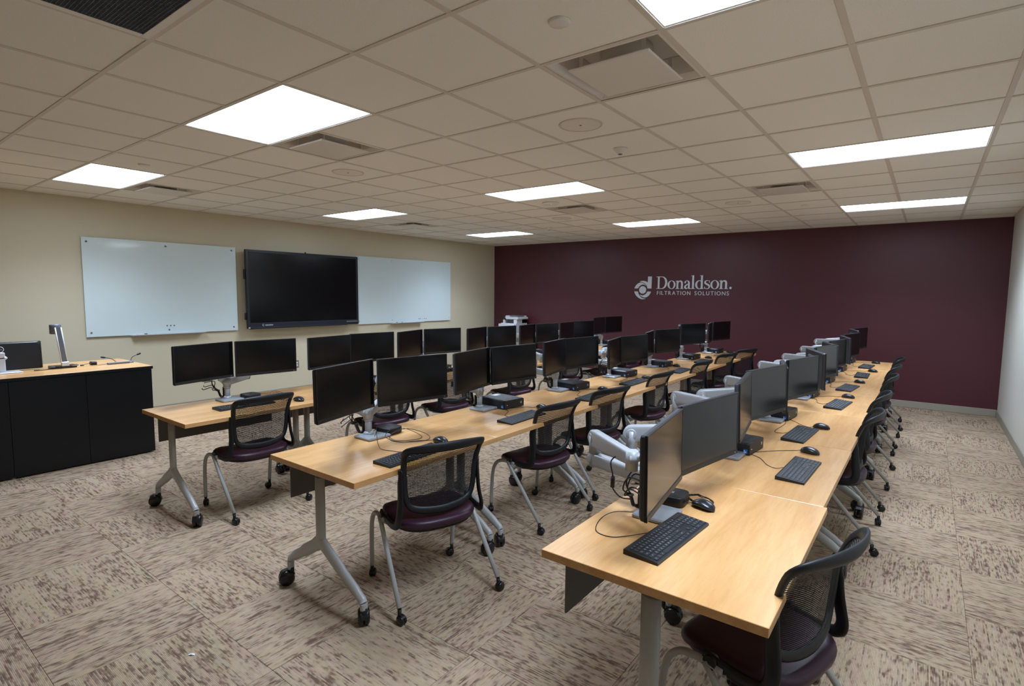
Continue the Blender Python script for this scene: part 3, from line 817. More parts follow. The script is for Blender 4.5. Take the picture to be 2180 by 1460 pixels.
for row, xb in ROWS.items():
    for i in range(7):
        py = POST[row][i]; px = xb+PX[row]+row_dx(row, i)
        if i == 0: lb = f'silver twin-arm monitor stand on the nearest desk of the {ROWTXT[row]} row'
        elif i == 6: lb = f'silver twin-arm monitor stand on the farthest desk of the {ROWTXT[row]} row'
        else: lb = f'silver twin-arm monitor stand on the {ORD[i]} desk of the {ROWTXT[row]} row'
        t = thing('monitor_stand', lb, 'monitor stand', (px, py, TZ), 0, 'silver twin-arm monitor stands on the desks')
        link('base_plate', bp_me, t); link('post', po_me, t); link('cable_clip', cl_me, t); link('collar', col_me, t)
        for s in 'ab':
            q = local_mon(row, i+1, s)
            yaw = R(q[6])
            mx, my, mz = q[3]-px, q[4]-py, q[5]-TZ      # panel centre, local
            nx, ny = cos(yaw), sin(yaw)
            bk = Vector((mx-nx*0.0455, my-ny*0.0455, mz))   # back of the panel
            sg = -1 if s == 'a' else 1
            elbow = Vector((-0.305, 0.095, 0)) if s == 'a' else Vector((-0.205, 0.270, 0))
            z0 = 0.146 if s == 'a' else 0.150
            g = MB(); bar(g, (0, 0, z0), (elbow.x, elbow.y, z0), 0.030, 0.030, 0.024, 0.024)
            g.tube([(elbow.x, elbow.y, z0-0.030), (elbow.x, elbow.y, z0+0.045)], 0.026, 18)
            g.obj('lower_link', 'silver', t)
            ez = mz-0.055
            kn = bk+Vector((-nx*0.085, -ny*0.085, -0.015))
            g = MB()
            e_ = Vector((elbow.x, elbow.y, ez))
            g.tube([(elbow.x, elbow.y, z0+0.030), (elbow.x, elbow.y, ez+0.012)], 0.027, 18)
            mt_ = bar(g, e_, kn, 0.040, 0.026, 0.023, 0.019)
            L_ = (kn-e_).length
            for yy in (-1, 1):   # pivot discs on both cheeks
                g.lathe([(0.001, 0.0250), (0.022, 0.0250), (0.025, 0.0230), (0.025, 0.018)], n=20, axis='y', mat=mt_ @ Matrix.Scale(-yy, 4, (0, 1, 0)))
            g.obj('spring_arm', 'silver', t)
            g = MB()
            g.tube([(kn.x, kn.y, kn.z-0.045), (kn.x, kn.y, kn.z+0.030)], 0.024, 18)
            hd = bk+Vector((-nx*0.012, -ny*0.012, 0))
            g.tube([kn, hd+Vector((-nx*0.01, -ny*0.01, 0))], 0.014, 12)
            sd = Vector((-ny, nx, 0))
            g.tube([hd-sd*0.035-Vector((nx, ny, 0))*0.02, hd+sd*0.035-Vector((nx, ny, 0))*0.02], 0.017, 14)
            g.obj('tilt_head', 'silver', t)
            vm = Matrix.Translation(bk-Vector((nx, ny, 0))*0.0005) @ Matrix.Rotation(yaw, 4, 'Z') @ Matrix.Rotation(-R(q[7]), 4, 'Y')
            MB().box((-0.007, -0.055, -0.055), (0.0, 0.055, 0.055), 0.003, vm).obj('mounting_plate', 'silver', t)
        # cables hanging from the near panel, tied in a bundle behind the post
        rg = random.Random(i*7+len(row))
        g = MB()
        qa = local_mon(row, i+1, 'a')
        ax, ay = qa[3]-px-0.060*cos(R(qa[6])), qa[4]-py-0.060*sin(R(qa[6]))
        for c in range(5):
            dx = rg.uniform(-0.010, 0.010); dy = rg.uniform(-0.014, 0.014); dz = rg.uniform(-0.015, 0.015)
            g.tube(spline([(ax, ay+0.02+dy, 0.215-0.02*c), (ax-0.035, ay+0.045+dy, 0.205-0.02*c+dz), (-0.035+dx, -0.095+dy, 0.185-0.016*c+dz), (-0.070+dx, -0.075+dy*0.5, 0.130-0.012*c),
                           (-0.060+dx*0.5, -0.045+dy*0.4, 0.075), (-0.052+dx*0.6, -0.030+dy*0.5, 0.030), (-0.046+dx, -0.005+dy, 0.012+0.004*c), (-0.048+dx, 0.05+dy, 0.005)], 6), 0.0032, 6)
        g.tube([(-0.0615+0.013*cos(2*pi*k/12), -0.047+0.013*sin(2*pi*k/12), 0.078) for k in range(12)], 0.004, 6, loop=True)
        g.obj('cable_bundle', 'wire', t)
        g = MB()
        g.tube(spline([(ax-0.004, ay+0.03, 0.235), (ax-0.035, ay+0.01, 0.225), (ax-0.075, ay+0.02, 0.245), (ax-0.12, ay+0.07, 0.275)], 6), 0.0034, 8)
        g.obj('display_cable', 'wirew', t)
        if row == 'right':
            MB().tube([(-0.105, -0.120, 0.120), (-0.105, -0.118, 0.165)], 0.0085, 10).tube(spline([(-0.04, -0.14, 0.285), (-0.105, -0.135, 0.235), (-0.105, -0.118, 0.165), (-0.105, -0.120, 0.120), (-0.085, -0.09, 0.075), (-0.06, -0.05, 0.06)], 5), 0.003, 6).obj('ferrite_cable', 'wire', t)

# ---------------------------------------------------------------- keyboards
def key_layout():
    """(x, y, w) of the keys in deck units; y along the width, x = 0 at the edge nearest the user"""
    p = 0.0186; keys = []
    lay = {
      5: [['esc', 1]]+[['F%d' % k, 1] for k in range(1, 13)]+[['del', 2]],
      4: [['`', 1]]+[[c, 1] for c in '1234567890-=']+[['back', 2]],
      3: [['tab', 1.5]]+[[c, 1] for c in 'QWERTYUIOP[]']+[['\\', 1.5]],
      2: [['caps', 1.75]]+[[c, 1] for c in "ASDFGHJKL;'"]+[['enter', 2.25]],
      1: [['shift', 2.25]]+[[c, 1] for c in 'ZXCVBNM,./']+[['shift', 2.75]],
      0: [['ctrl', 1.25], ['fn', 1.25], ['alt', 1.25], ['', 6.25], ['alt', 1.25], ['fn', 1.25], ['', 1.25], ['ctrl', 1.25]]}
    nav = {5: ['ins', 'scr', 'brk'], 4: ['ins', 'hm', 'pu'], 3: ['del', 'end', 'pd'], 1: [None, '^', None], 0: ['<', 'v', '>']}
    pad = {4: ['num', '/', '*', '-'], 3: ['7', '8', '9', '+'], 2: ['4', '5', '6', '+'], 1: ['1', '2', '3', 'ent'], 0: ['0', '0', '.', 'ent']}
    for r in range(6):
        y = 0.0
        for c, w_ in lay[r]:
            keys.append((r, y*p, w_*p, c)); y += w_
        if r in nav:
            for k, c in enumerate(nav[r]):
                if c: keys.append((r, (15.25+k)*p, p, c))
        if r in pad:
            for k, c in enumerate(pad[r]):
                if r == 0 and k == 1: continue
                keys.append((r, (18.5+k)*p, p*(2 if r == 0 and k == 0 else 1), c))
    return p, keys
KP, KEYS = key_layout()
KW, KD = 0.435, 0.130
def key_box(mb, r, y, w_, off=(0, 0, 0)):
    d = KP if r < 5 else KP*0.78
    x0 = KD/2-0.009-r*KP-d; y0 = -KW/2+0.0135+y
    zt = 0.0092+0.0013*r
    lo = Vector((x0+0.0011, y0+0.0011, zt)); hi = Vector((x0+d-0.0011, y0+w_-0.0011, zt+0.0036))
    mb.box(lo-Vector(off), hi-Vector(off), 0.0008)
    return (lo+hi)/2, hi.z
def text_mesh(s, size, res=2):
    cu = bpy.data.curves.new('t', 'FONT'); cu.body = s; cu.size = size; cu.resolution_u = res; cu.align_x = 'CENTER'; cu.align_y = 'CENTER'
    o = bpy.data.objects.new('t', cu); COL.objects.link(o)
    dg = bpy.context.evaluated_depsgraph_get(); dg.update()
    me = bpy.data.meshes.new_from_object(o.evaluated_get(dg))
    vs = [tuple(v.co) for v in me.vertices]; fs = [tuple(f.vertices) for f in me.polygons]
    bpy.data.objects.remove(o); bpy.data.curves.remove(cu); bpy.data.meshes.remove(me)
    return vs, fs
deck = MB()
poly = [(-KD/2, 0.0), (KD/2, 0.0), (KD/2, 0.0080), (KD/2-0.003, 0.0098), (-KD/2+0.006, 0.0190), (-KD/2, 0.0180)]
deck.loft([[(q[0], yy, q[1]) for q in poly] for yy in (-KW/2, KW/2)], False, True)
deck_me = deck.mesh('deck', 'kbody')
allk = MB()
for r, y, w_, c in KEYS: key_box(allk, r, y, w_)
allk_me = allk.mesh('keys', 'key')
lg = MB()
glyphs = {}
for r, y, w_, c in KEYS:
    if not c: continue
    if c not in glyphs: glyphs[c] = text_mesh(c, 0.0078 if len(c) == 1 else 0.0048)
    vs, fs = glyphs[c]
    tmp = MB(); cen, zt = key_box(tmp, r, y, w_)
    # glyphs read from the user's side: text right = +y, text up = -x
    mt_ = Matrix(((0, -1, 0, cen.x), (1, 0, 0, cen.y), (0, 0, 1, zt+0.00025), (0, 0, 0, 1)))
    lg.add(vs, fs, False, mt_)
lg_me = lg.mesh('key_legends', 'legend')
key_cache = {}
def single_key(w_):
    k = round(w_/KP, 2)
    if k not in key_cache:
        key_cache[k] = MB().box((-KP/2+0.0011, -w_/2+0.0011, -0.0018), (KP/2-0.0011, w_/2-0.0011, 0.0018), 0.0008).mesh('key', 'key')
    return key_cache[k]
def wire(parent, pts, r=0.0017, name='cable', mt='wire', sub=6):
    return MB().tube(spline(pts, sub), r, 6).obj(name, mt, parent)
def make_keyboard(label, x, y, rz, single, cable):
    t = thing('keyboard', label, 'keyboard', (x, y, TZ), rz, 'black wired keyboards on the desks')
    link('deck', deck_me, t)
    if single:
        for r, yy, w_, c in KEYS:
            tmp = MB(); cen, zt = key_box(tmp, r, yy, w_)
            o = link('key', single_key(w_), t, (cen.x, cen.y, zt-0.0018))
            if r == 5: o.scale = (0.78, 1, 1)
    else:
        link('keys', allk_me, t, kind='stuff')
    link('key_legends', lg_me, t, kind='stuff')
    MB().box((-KD/2+0.008, 0.14, 0.0165), (-KD/2+0.024, 0.195, 0.0193)).obj('indicator_strip', 'bezel', t)
    if cable: wire(t, cable)
    return t
# row, desk, x, y, yaw; local +x is the user's edge
KB = [('left',1,-4.215,2.095,0.0),('middle',1,-2.215,2.012,0.04),('middle',2,-2.290,3.145,0.03),('middle',3,-2.290,4.195,0.06),('middle',4,-2.345,5.155,0.02),('middle',5,-2.290,6.315,0.05),('middle',6,-2.390,7.420,0.09),('middle',7,-2.365,8.360,0.06),
      ('right',1,-0.712,1.905,-0.07),('right',2,-0.478,3.083,-0.03),('right',3,-0.610,3.900,-0.05),('right',4,-0.545,5.190,-0.08),('right',5,-0.580,6.210,-0.08),('right',6,-0.553,7.320,0.02),('right',7,-0.585,8.290,-0.05)]
for row, d, x, y, a in KB:
    nm = ('nearest' if d == 1 else 'farthest' if d == 7 else ORD[d-1])
    bx, by = ROWS[row]+0.235+row_dx(row, d-1)-x, POST[row][d-1]+0.12-y
    c_, s_ = cos(-a), sin(-a); bx, by = c_*bx-s_*by, s_*bx+c_*by
    e = -KD/2
    cl = [(e, -0.03, 0.014), (e-0.04, -0.035, 0.003), (e-0.09, 0.0, 0.0025), (bx*0.55+e*0.45, by*0.6, 0.0025), (bx*0.85, by*0.9, 0.0025), (bx, by, 0.005)]
    if row == 'right' and d == 1:
        cl = [(e, -0.03, 0.014), (e-0.05, -0.08, 0.004), (e-0.10, -0.135, 0.0025), (e-0.17, -0.125, 0.0025), (e-0.215, -0.02, 0.003), (e-0.19, 0.04, 0.020), (e-0.13, 0.09, 0.020)]
    if row == 'middle' and d == 1:
        cl = [(e, 0.02, 0.014), (e-0.04, 0.01, 0.003), (e-0.09, 0.00, 0.0025), (e-0.16, -0.015, 0.003), (e-0.20, -0.005, 0.02), (e-0.235, 0.015, 0.06), (e-0.255, 0.03, 0.10), (e-0.29, 0.06, 0.07), (e-0.33, 0.08, 0.03)]
    make_keyboard(f'black keyboard on the {nm} desk of the {ROWTXT[row]} row', x, y, a, (row, d) in (('right', 1), ('right', 2), ('middle', 1)), cl)

# ---------------------------------------------------------------- mice
mo = MB(); rings = []
NS = 18
for i in range(13):
    u = i/12; x = -0.052+0.104*u
    hw = 0.031*math.sqrt(max(0.0, 1-(2*u-1)**4))*(0.90+0.14*u*(1-u)*4) if 0 < i < 12 else 0.004
    hh = 0.036*math.sin(pi*(0.10+0.80*(1-u)**0.9))**0.8 if 0 < i < 12 else 0.008
    ring = []
    for k in range(NS):
        a = 2*pi*k/NS
        z = 0.003+max(0, hh)*(0.5+0.5*sin(a)) if sin(a) > 0 else 0.003+hh*0.5*(1+sin(a)*0.98)
        ring.append((x, hw*cos(a)*(1.0 if sin(a) > -0.5 else 0.94), max(0.001, z)))
    rings.append(ring)
mo.loft(rings, True, True)
mouse_me = mo.mesh('mouse_body', 'gloss')
M['mouse'] = plain('satin black mouse plastic', (0.010, 0.0115, 0.014), 0.28)
mouse_me.materials[0] = M['mouse']
mw = MB().lathe([(0.001, -0.004), (0.009, -0.004), (0.010, 0), (0.009, 0.004), (0.001, 0.004)], c=(0.026, 0, 0.022), n=16, axis='y').mesh('scroll_wheel', 'rubber')
# x, y, heading of the cable end (local +x)
MICE = [('left',1,-4.075,2.47,3.3),('middle',1,-2.285,2.305,3.2),('middle',2,-2.36,3.50,3.1),('middle',3,-2.385,4.555,3.2),('middle',4,-2.36,5.485,3.2),('middle',5,-2.47,6.66,3.1),('middle',6,-2.455,7.86,3.2),('middle',7,-2.445,8.885,3.1),
        ('right',1,-0.705,2.275,2.85),('right',2,-0.490,3.475,2.95),('right',3,-0.530,4.185,3.25),('right',4,-0.520,5.63,3.1),('right',5,-0.525,6.69,2.95),('right',6,-0.485,7.78,2.95),('right',7,-0.520,8.80,2.95)]
for row, d, x, y, a in MICE:
    nm = ('nearest' if d == 1 else 'farthest' if d == 7 else ORD[d-1])
    t = thing('computer_mouse', f'black wired mouse on the {nm} desk of the {ROWTXT[row]} row', 'mouse', (x, y, TZ), a, 'black wired mice on the desks')
    link('mouse_body', mouse_me, t); link('scroll_wheel', mw, t)
    if (row, d) == ('right', 1):
        pts = [(0.050, 0, 0.010), (0.075, 0.015, 0.003), (0.085, 0.045, 0.0025), (0.055, 0.075, 0.01)]
        wire(t, pts)
        loops = []
        for k in range(64):
            an = k*2*pi/21+0.5
            loops.append((0.055+0.060*cos(an)+0.002*math.sin(k*1.7), -0.055+0.040*sin(an), 0.0035+0.009*abs(sin(k*0.41))+0.010*(cos(an) > 0.3)*abs(sin(an*0.5))))
        MB().tube(loops, 0.0021, 6).obj('cable_coil', 'wire', t)
        MB().tube([(0.040, -0.016, 0.006), (0.064, -0.018, 0.006)], 0.0058, 8).obj('cable_tie', 'wire', t)
        MB().box((0.085, -0.02, 0.002), (0.107, -0.008, 0.008), 0.001).obj('usb_plug', 'steel', t)
    elif (row, d) in (('middle', 1), ('left', 1)):
        pts = [(0.050, 0, 0.010), (0.09, 0.01, 0.003), (0.14, 0.055, 0.0025), (0.19, 0.14, 0.004), (0.26, 0.16, 0.012), (0.30, 0.10, 0.035), (0.28, 0.00, 0.045), (0.20, -0.06, 0.022), (0.13, -0.05, 0.005), (0.10, 0.02, 0.004), (0.14, 0.10, 0.005),
               (0.20, 0.17, 0.014), (0.29, 0.17, 0.03), (0.33, 0.08, 0.05), (0.31, -0.01, 0.04), (0.24, -0.045, 0.015), (0.17, -0.02, 0.004), (0.16, 0.06, 0.006), (0.24, 0.13, 0.004), (0.34, 0.10, 0.01)]
        if row == 'left': pts = [(p[0], -p[1]*0.6+0.02, p[2]) for p in pts]
        wire(t, pts, 0.0019)
    else:
        dx, dy = ROWS[row]+0.235+row_dx(row, d-1)-x, POST[row][d-1]+0.15-y
        c, s = cos(-a), sin(-a)
        ex, ey = c*dx-s*dy, s*dx+c*dy
        rg = random.Random(d*11+len(row))
        wire(t, [(0.050, 0, 0.010), (0.075, 0.004, 0.003), (ex*0.35+0.04, ey*0.3+rg.uniform(-0.03, 0.04), 0.0025), (ex*0.6, ey*0.5+rg.uniform(-0.02, 0.05), 0.004), (ex*0.8, ey*0.85+rg.uniform(-0.02, 0.03), 0.0025), (ex, ey, 0.004)])

# ---------------------------------------------------------------- desktop computers
PD, PW, PH = 0.275, 0.225, 0.070
def make_pc():
    t = thing('desktop_computer', '', 'computer', (0, 0, 0), 0, 'small black desktop computers lying on the desks')
    g = MB()
    prof = [(-PW/2, 0.004), (PW/2, 0.004), (PW/2, PH-0.008), (PW/2-0.008, PH), (-PW/2+0.008, PH), (-PW/2, PH-0.008)]
    g.loft([[(x, q[0], q[1]) for q in prof] for x in (-PD/2, PD/2-0.014)], False, True)
    g.box((-PD/2+0.002, -PW/2+0.02, PH-0.001), (PD/2-0.05, PW/2-0.02, PH+0.0012), 0.001)
    g.obj('case', 'pc', t)
    prof2 = [(-PW/2+0.001, 0.006), (PW/2-0.001, 0.006), (PW/2-0.001, PH-0.01), (PW/2-0.010, PH-0.001), (-PW/2+0.010, PH-0.001), (-PW/2+0.001, PH-0.01)]
    MB().loft([[(x, q[0]*(1 if k == 0 else 0.985), q[1]) for q in prof2] for k, x in enumerate((PD/2-0.014, PD/2))], False, True).obj('front_fascia', 'pcf', t)
    MB().box((PD/2, PW/2-0.045, 0.030), (PD/2+0.0015, PW/2-0.028, 0.047), 0.0005).obj('round_emblem', 'plate', t)
    MB().box((PD/2, -PW/2+0.026, 0.030), (PD/2+0.0015, -PW/2+0.032, 0.036)).obj('power_button', 'paper', t)
    s_ = MB().box((PD/2-0.034, -PW/2-0.0016, 0.010), (PD/2-0.012, -PW/2+0.001, 0.034)).obj('sticker', 'blue', t)
    MB().box((PD/2-0.031, -PW/2-0.0021, 0.025), (PD/2-0.025, -PW/2-0.0016, 0.0285)).box((PD/2-0.031, -PW/2-0.0021, 0.017), (PD/2-0.017, -PW/2-0.0016, 0.0215)).obj('sticker_print', 'paper', s_)
    MB().box((-PD/2+0.02, -0.01, PH+0.0012), (-PD/2+0.07, 0.055, PH+0.0018)).obj('paper_label', 'paper', t)
    for sx in (-1, 1):
        for sy in (-1, 1): MB().lathe([(0.008, 0.0), (0.009, 0.004)], c=(sx*(PD/2-0.03), sy*(PW/2-0.03), 0), n=12).obj('foot', 'rubber', t)
    return t
pc0 = make_pc()
PCS = [('left', d) for d in range(2, 8)]+[('middle', d) for d in range(2, 8)]+[('right', d) for d in range(2, 8)]
PCY = {'middle': [0, 3.400, 4.470, 5.545, 6.605, 7.665, 8.750], 'right': [0, 3.325, 4.405, 5.50, 6.57, 7.66, 8.72]}
for k, (row, d) in enumerate(PCS):
    x = ROWS[row]+row_dx(row, d-1)+(0.165 if row != 'right' else 0.175)
    y = PCY[row][d-1] if row in PCY else POST[row][d-1]+0.205
    nm = 'farthest' if d == 7 else ORD[d-1]
    lb = f'flat black desktop computer on the {nm} desk of the {ROWTXT[row]} row'
    if k == 0: o = pc0; o.location = (x, y, TZ); o['label'] = lb
    else: o = dup(pc0, lb, (x, y, TZ), 0)
    o.rotation_euler = (0, 0, -0.10)

# round-cornered mini docks on the three nearest desks
def dock(label, x, y, rz, s=0.066, h=0.044):
    t = thing('mini_dock', label, 'dock', (x, y, TZ), rz, 'small square black docks with rounded corners')
    def ring(sc_, z, n=32):
        out = []
        for k in range(n):
            a = 2*pi*k/n; c, d = cos(a), sin(a); e = 0.45
            out.append((s*sc_*abs(c)**e*(1 if c > 0 else -1), s*sc_*abs(d)**e*(1 if d > 0 else -1), z))
        return out
    MB().loft([ring(0.94, 0.0), ring(1.0, 0.006), ring(1.0, h-0.004), ring(0.97, h-0.001), ring(0.93, h), ring(0.02, h)], True, True).obj('dock_body', 'black', t)
    MB().box((-0.010, -0.010, h), (0.010, 0.010, h+0.0004)).obj('emblem', 'gloss', t)
    MB().tube(spline([(-s, 0.01, 0.015), (-s-0.03, 0.015, 0.012), (-s-0.045, -0.02, 0.006), (-s-0.03, -0.06, 0.006)], 5), 0.0028, 6).obj('cable', 'wire', t)
    return t
dock('small rounded black dock beside the arm on the nearest whiteboard-side desk', -4.475, 2.275, 0.1)
dock('small rounded black dock beside cable loops on the nearest middle-row desk', -2.705, 2.265, 0.15)
dock('small rounded black dock behind the mouse on the nearest right-hand desk', -0.84, 2.265, 0.1)

# ---------------------------------------------------------------- glass whiteboards and the display on the left wall
def wall_board(label, y0, y1, z0, z1, knobs, magnets, tray, hi=None):
    t = thing('glass_whiteboard', label, 'whiteboard', (XL, 0, 0))
    MB().box((0.022, y0, z0), (0.030, y1, z1), 0.0012).obj('glass_panel', 'glassboard', t)
    ba = MB()
    for y, z in knobs: ba.tube([(0.0008, y, z), (0.024, y, z)], 0.010, 10)
    ba.obj('wall_standoffs', 'steel', t, kind='stuff')
    km = MB().lathe([(0.001, 0.013), (0.011, 0.013), (0.013, 0.010), (0.013, 0.0)], n=18, axis='x', mat=Matrix.Scale(-1, 4, (1, 0, 0))).mesh('standoff_knob', 'steel')
    for y, z in knobs: link('standoff_knob', km, t, (0.030, y, z))
    g = MB()
    a, b, z = tray
    g.box((0.030, a, z), (0.095, b, z+0.006), 0.002).box((0.089, a, z), (0.095, b, z+0.016), 0.002).box((0.0008, a+0.02, z-0.006), (0.05, b-0.02, z), 0.002)
    g.obj('marker_tray', 'alu', t)
    mm = MB().lathe([(0.001, 0.010), (0.009, 0.010), (0.010, 0.0)], n=14, axis='x', mat=Matrix.Scale(-1, 4, (1, 0, 0))).mesh('round_magnet', 'slate')
    names = ['leftmost', 'middle', 'rightmost'] if len(magnets) == 3 else ['leftmost', 'second', 'third', 'rightmost']
    for (y, z), w_ in zip(magnets, names):
        tag(link('round_magnet', mm, None, (XL+0.030, y, z)), w_+' of the tiny round magnets low on the '+('left' if y < 5 else 'right')+' glass whiteboard', 'magnet', 'magnets on the '+('left' if y < 5 else 'right')+' whiteboard')
    return t
wall_board('pale blue glass whiteboard on beige wall, left of the big display', 2.128, 3.952, 1.058, 2.262,
           [(2.178, 2.208), (3.036, 2.210), (3.893, 2.212), (2.178, 1.108), (3.036, 1.108), (3.893, 1.110)], [(3.012, 1.163), (3.055, 1.163), (3.098, 1.163)], (2.585, 3.475, 1.050))
wall_board('wide pale blue glass whiteboard right of the big display, toward the corner', 6.060, 8.452, 1.058, 2.268,
           [(6.110, 2.215), (6.865, 2.216), (7.635, 2.220), (8.403, 2.222), (6.110, 1.112), (6.865, 1.112), (7.635, 1.114), (8.403, 1.114)], [(7.545, 1.114), (7.580, 1.114), (7.695, 1.116), (7.745, 1.112)], (6.815, 7.625, 1.046))
def marker(y, z, lb, body, capc):
    t = thing('dry_erase_marker', lb, 'marker', (XL+0.062, y, z))
    MB().tube([(0, -0.055, 0.009), (0, 0.028, 0.009)], 0.0085, 12).obj('barrel', body, t)
    MB().tube([(0, 0.028, 0.009), (0, 0.064, 0.009)], 0.0095, 12).obj('cap', capc, t)
marker(2.70, 1.056, 'white marker with black cap on the left whiteboard tray', 'ivory', 'blackm')
marker(6.90, 1.052, 'white marker on the right whiteboard tray, nearer the display', 'ivory', 'blackm')
marker(7.03, 1.052, 'white marker on the right whiteboard tray, farther from the display', 'ivory', 'slate')

t = thing('interactive_display', 'large dark flat panel display on the beige wall between whiteboards', 'display', (XL, 0, 0))
y0, y1, z0, z1 = 4.04, 6.012, 1.070, 2.240
MB().box((0.085, y0+0.03, z0+0.10), (0.125, y1-0.03, z1-0.02), 0.008).obj('back_housing', 'blackm', t)
MB().box((0.0, y0+0.5, z0+0.3), (0.086, y1-0.5, z1-0.3), 0.004).obj('wall_mount', 'blackm', t)
g = MB()
g.box((0.100, y0, z0+0.085), (0.145, y0+0.040, z1), 0.004).box((0.100, y1-0.040, z0+0.085), (0.145, y1, z1), 0.004).box((0.100, y0+0.040, z1-0.040), (0.145, y1-0.040, z1), 0.004)
g.box((0.100, y0, z0+0.005), (0.148, y1, z0+0.090), 0.006)
g.obj('display_frame', 'tv', t)
MB().box((0.128, y0+0.038, z0+0.088), (0.137, y1-0.038, z1-0.038)).obj('screen', 'screen', t)
MB().box((0.146, y0+0.01, z0), (0.172, y1-0.25, z0+0.030), 0.006).obj('pen_ledge', 'tv', t)
MB().box((0.146, y1-0.26, z0+0.045), (0.158, y1-0.03, z0+0.070), 0.003).obj('port_panel', 'slate', t)
MB().box((0.148, y0+0.006, z0+0.012), (0.176, y0+0.022, z0+0.030), 0.002).obj('end_cap', 'ivory', t)
for z in (1.88, 1.26): MB().box((0.095, y0-0.020, z-0.07 if z > 1.5 else z-0.05), (0.125, y0+0.004, z+0.07 if z > 1.5 else z+0.05), 0.004).obj('side_bracket', 'blackm', t)
MB().lathe([(0.001, 0.02), (0.010, 0.02), (0.012, 0.0)], c=(0.12, 5.02, z1), n=12).obj('top_sensor', 'blackm', t)
# the small white wordmark of the display, too small to read in the photograph: a mark and a short line of letter strokes
g = MB()
yy = y0+0.235
g.tube([(0.1487, yy+0.012*cos(a), z0+0.055+0.014*sin(a)) for a in [0.5+2*pi*k/14 for k in range(13)]], 0.0024, 6)
for k in range(8):
    c = yy+0.032+k*0.0155
    g.box((0.1480, c, z0+0.045), (0.1488, c+0.003, z0+(0.066 if k in (0, 5) else 0.060)))
    g.box((0.1480, c+0.003, z0+0.057), (0.1488, c+0.011, z0+0.060))
    if k % 2: g.box((0.1480, c+0.009, z0+0.045), (0.1488, c+0.012, z0+0.060))
    else: g.box((0.1480, c+0.003, z0+0.045), (0.1488, c+0.011, z0+0.048))
g.obj('wordmark', 'paper', t)

# outlets and plates on the left wall
def plate(name, label, cat, y, z, w_, h_, kind):
    t = thing(name, label, cat, (XL, y, z))
    MB().box((0.0, -w_/2, -h_/2), (0.007, w_/2, h_/2), 0.0025).obj('cover_plate', 'steel' if kind == 'duplex' else 'ivory', t)
    if kind == 'duplex':
        for dz in (-0.020, 0.020):
            MB().box((0.006, -0.017, dz-0.014), (0.010, 0.017, dz+0.014), 0.003).obj('receptacle', 'ivory', t)
    else:
        for dz in (-0.035, 0.035):
            MB().box((0.006, -0.016, dz-0.022), (0.009, 0.016, dz+0.022), 0.002).obj('switch_paddle', 'paper', t)
plate('wall_outlet', 'steel duplex outlet on beige wall beside the first monitors', 'outlet', 4.892, 0.462, 0.075, 0.118, 'duplex')
plate('wall_plate', 'pale tall wall plate between the second and third monitor pairs', 'wall plate', 7.07, 0.575, 0.07, 0.26, 'switch')

# ---------------------------------------------------------------- lettering on the maroon wall
def flat_on_back(polys, name, parent, d=0.012):
    """closed outlines in wall coordinates (x, z) given as thin raised metal"""
    g = MB()
    mt_ = Matrix(((1, 0, 0, 0), (0, 0, -1, YB), (0, 1, 0, 0), (0, 0, 0, 1)))
    cu = bpy.data.curves.new(name, 'CURVE'); cu.dimensions = '2D'; cu.fill_mode = 'BOTH'; cu.extrude = d/2
    for p in polys:
        sp = cu.splines.new('POLY'); sp.points.add(len(p)-1)
        for i, q in enumerate(p): sp.points[i].co = (q[0], q[1], 0, 1)
        sp.use_cyclic_u = True
    tmp = bpy.data.objects.new('tmp', cu); COL.objects.link(tmp)
    dg = bpy.context.evaluated_depsgraph_get(); dg.update()
    me = bpy.data.meshes.new_from_object(tmp.evaluated_get(dg))
    bpy.data.objects.remove(tmp); bpy.data.curves.remove(cu)
    me.transform(Matrix.Translation((0, -d/2, 0)) @ mt_)
    me.materials.clear(); me.materials.append(M['logo']); me.name = name
    return link(name, me, parent)
t = thing('wall_lettering', 'raised silver Donaldson Filtration Solutions sign on the maroon wall', 'sign')
# emblem: outlines measured in a picture frame of 1348 x 1460 units around it
def em(pts, sub=4, smooth=True):
    x0, z0 = -4.406, 1.721
    P = [((p[0]-640)*0.000424, -(p[1]-845)*0.000402) for p in pts]
    return [(x0+q[0], z0+q[1]) for q in P]
def arc(pts, sub=5): return [(p.x, p.y) for p in spline([(q[0], q[1], 0) for q in pts], sub)]
A_ = arc([(232, 765), (290, 640), (400, 530), (540, 480), (660, 510), (745, 575), (790, 625)])+arc([(775, 625), (700, 592), (625, 580), (540, 610), (460, 675), (408, 765)])
B_ = [(880, 200), (1062, 200), (1055, 768), (865, 768)]+arc([(860, 765), (845, 690), (800, 600), (725, 520), (630, 470), (545, 450), (465, 440)])+arc([(480, 435), (560, 408), (650, 400), (770, 425), (872, 480)])
C_ = arc([(232, 908), (262, 1000), (330, 1110), (450, 1215), (560, 1265), (640, 1282), (730, 1270), (795, 1245)])+arc([(780, 1243), (690, 1235), (600, 1205), (510, 1130), (450, 1040), (408, 908)])
D_ = arc([(865, 908), (815, 1000), (740, 1060), (640, 1095), (560, 1080), (490, 1048)])+arc([(500, 1065), (560, 1130), (660, 1180), (740, 1195), (830, 1180), (930, 1110), (1000, 1010), (1040, 912)])
dot = [(635+168*cos(2*pi*k/40), 835+178*sin(2*pi*k/40)) for k in range(40)]
e_ = thing('tmp', '', '', (0, 0, 0)); bpy.data.objects.remove(e_)
for nm, P_ in (('emblem_blade', A_), ('emblem_stem', B_), ('emblem_blade', C_), ('emblem_blade', D_), ('emblem_dot', dot)):
    flat_on_back([em(P_)], nm, t)
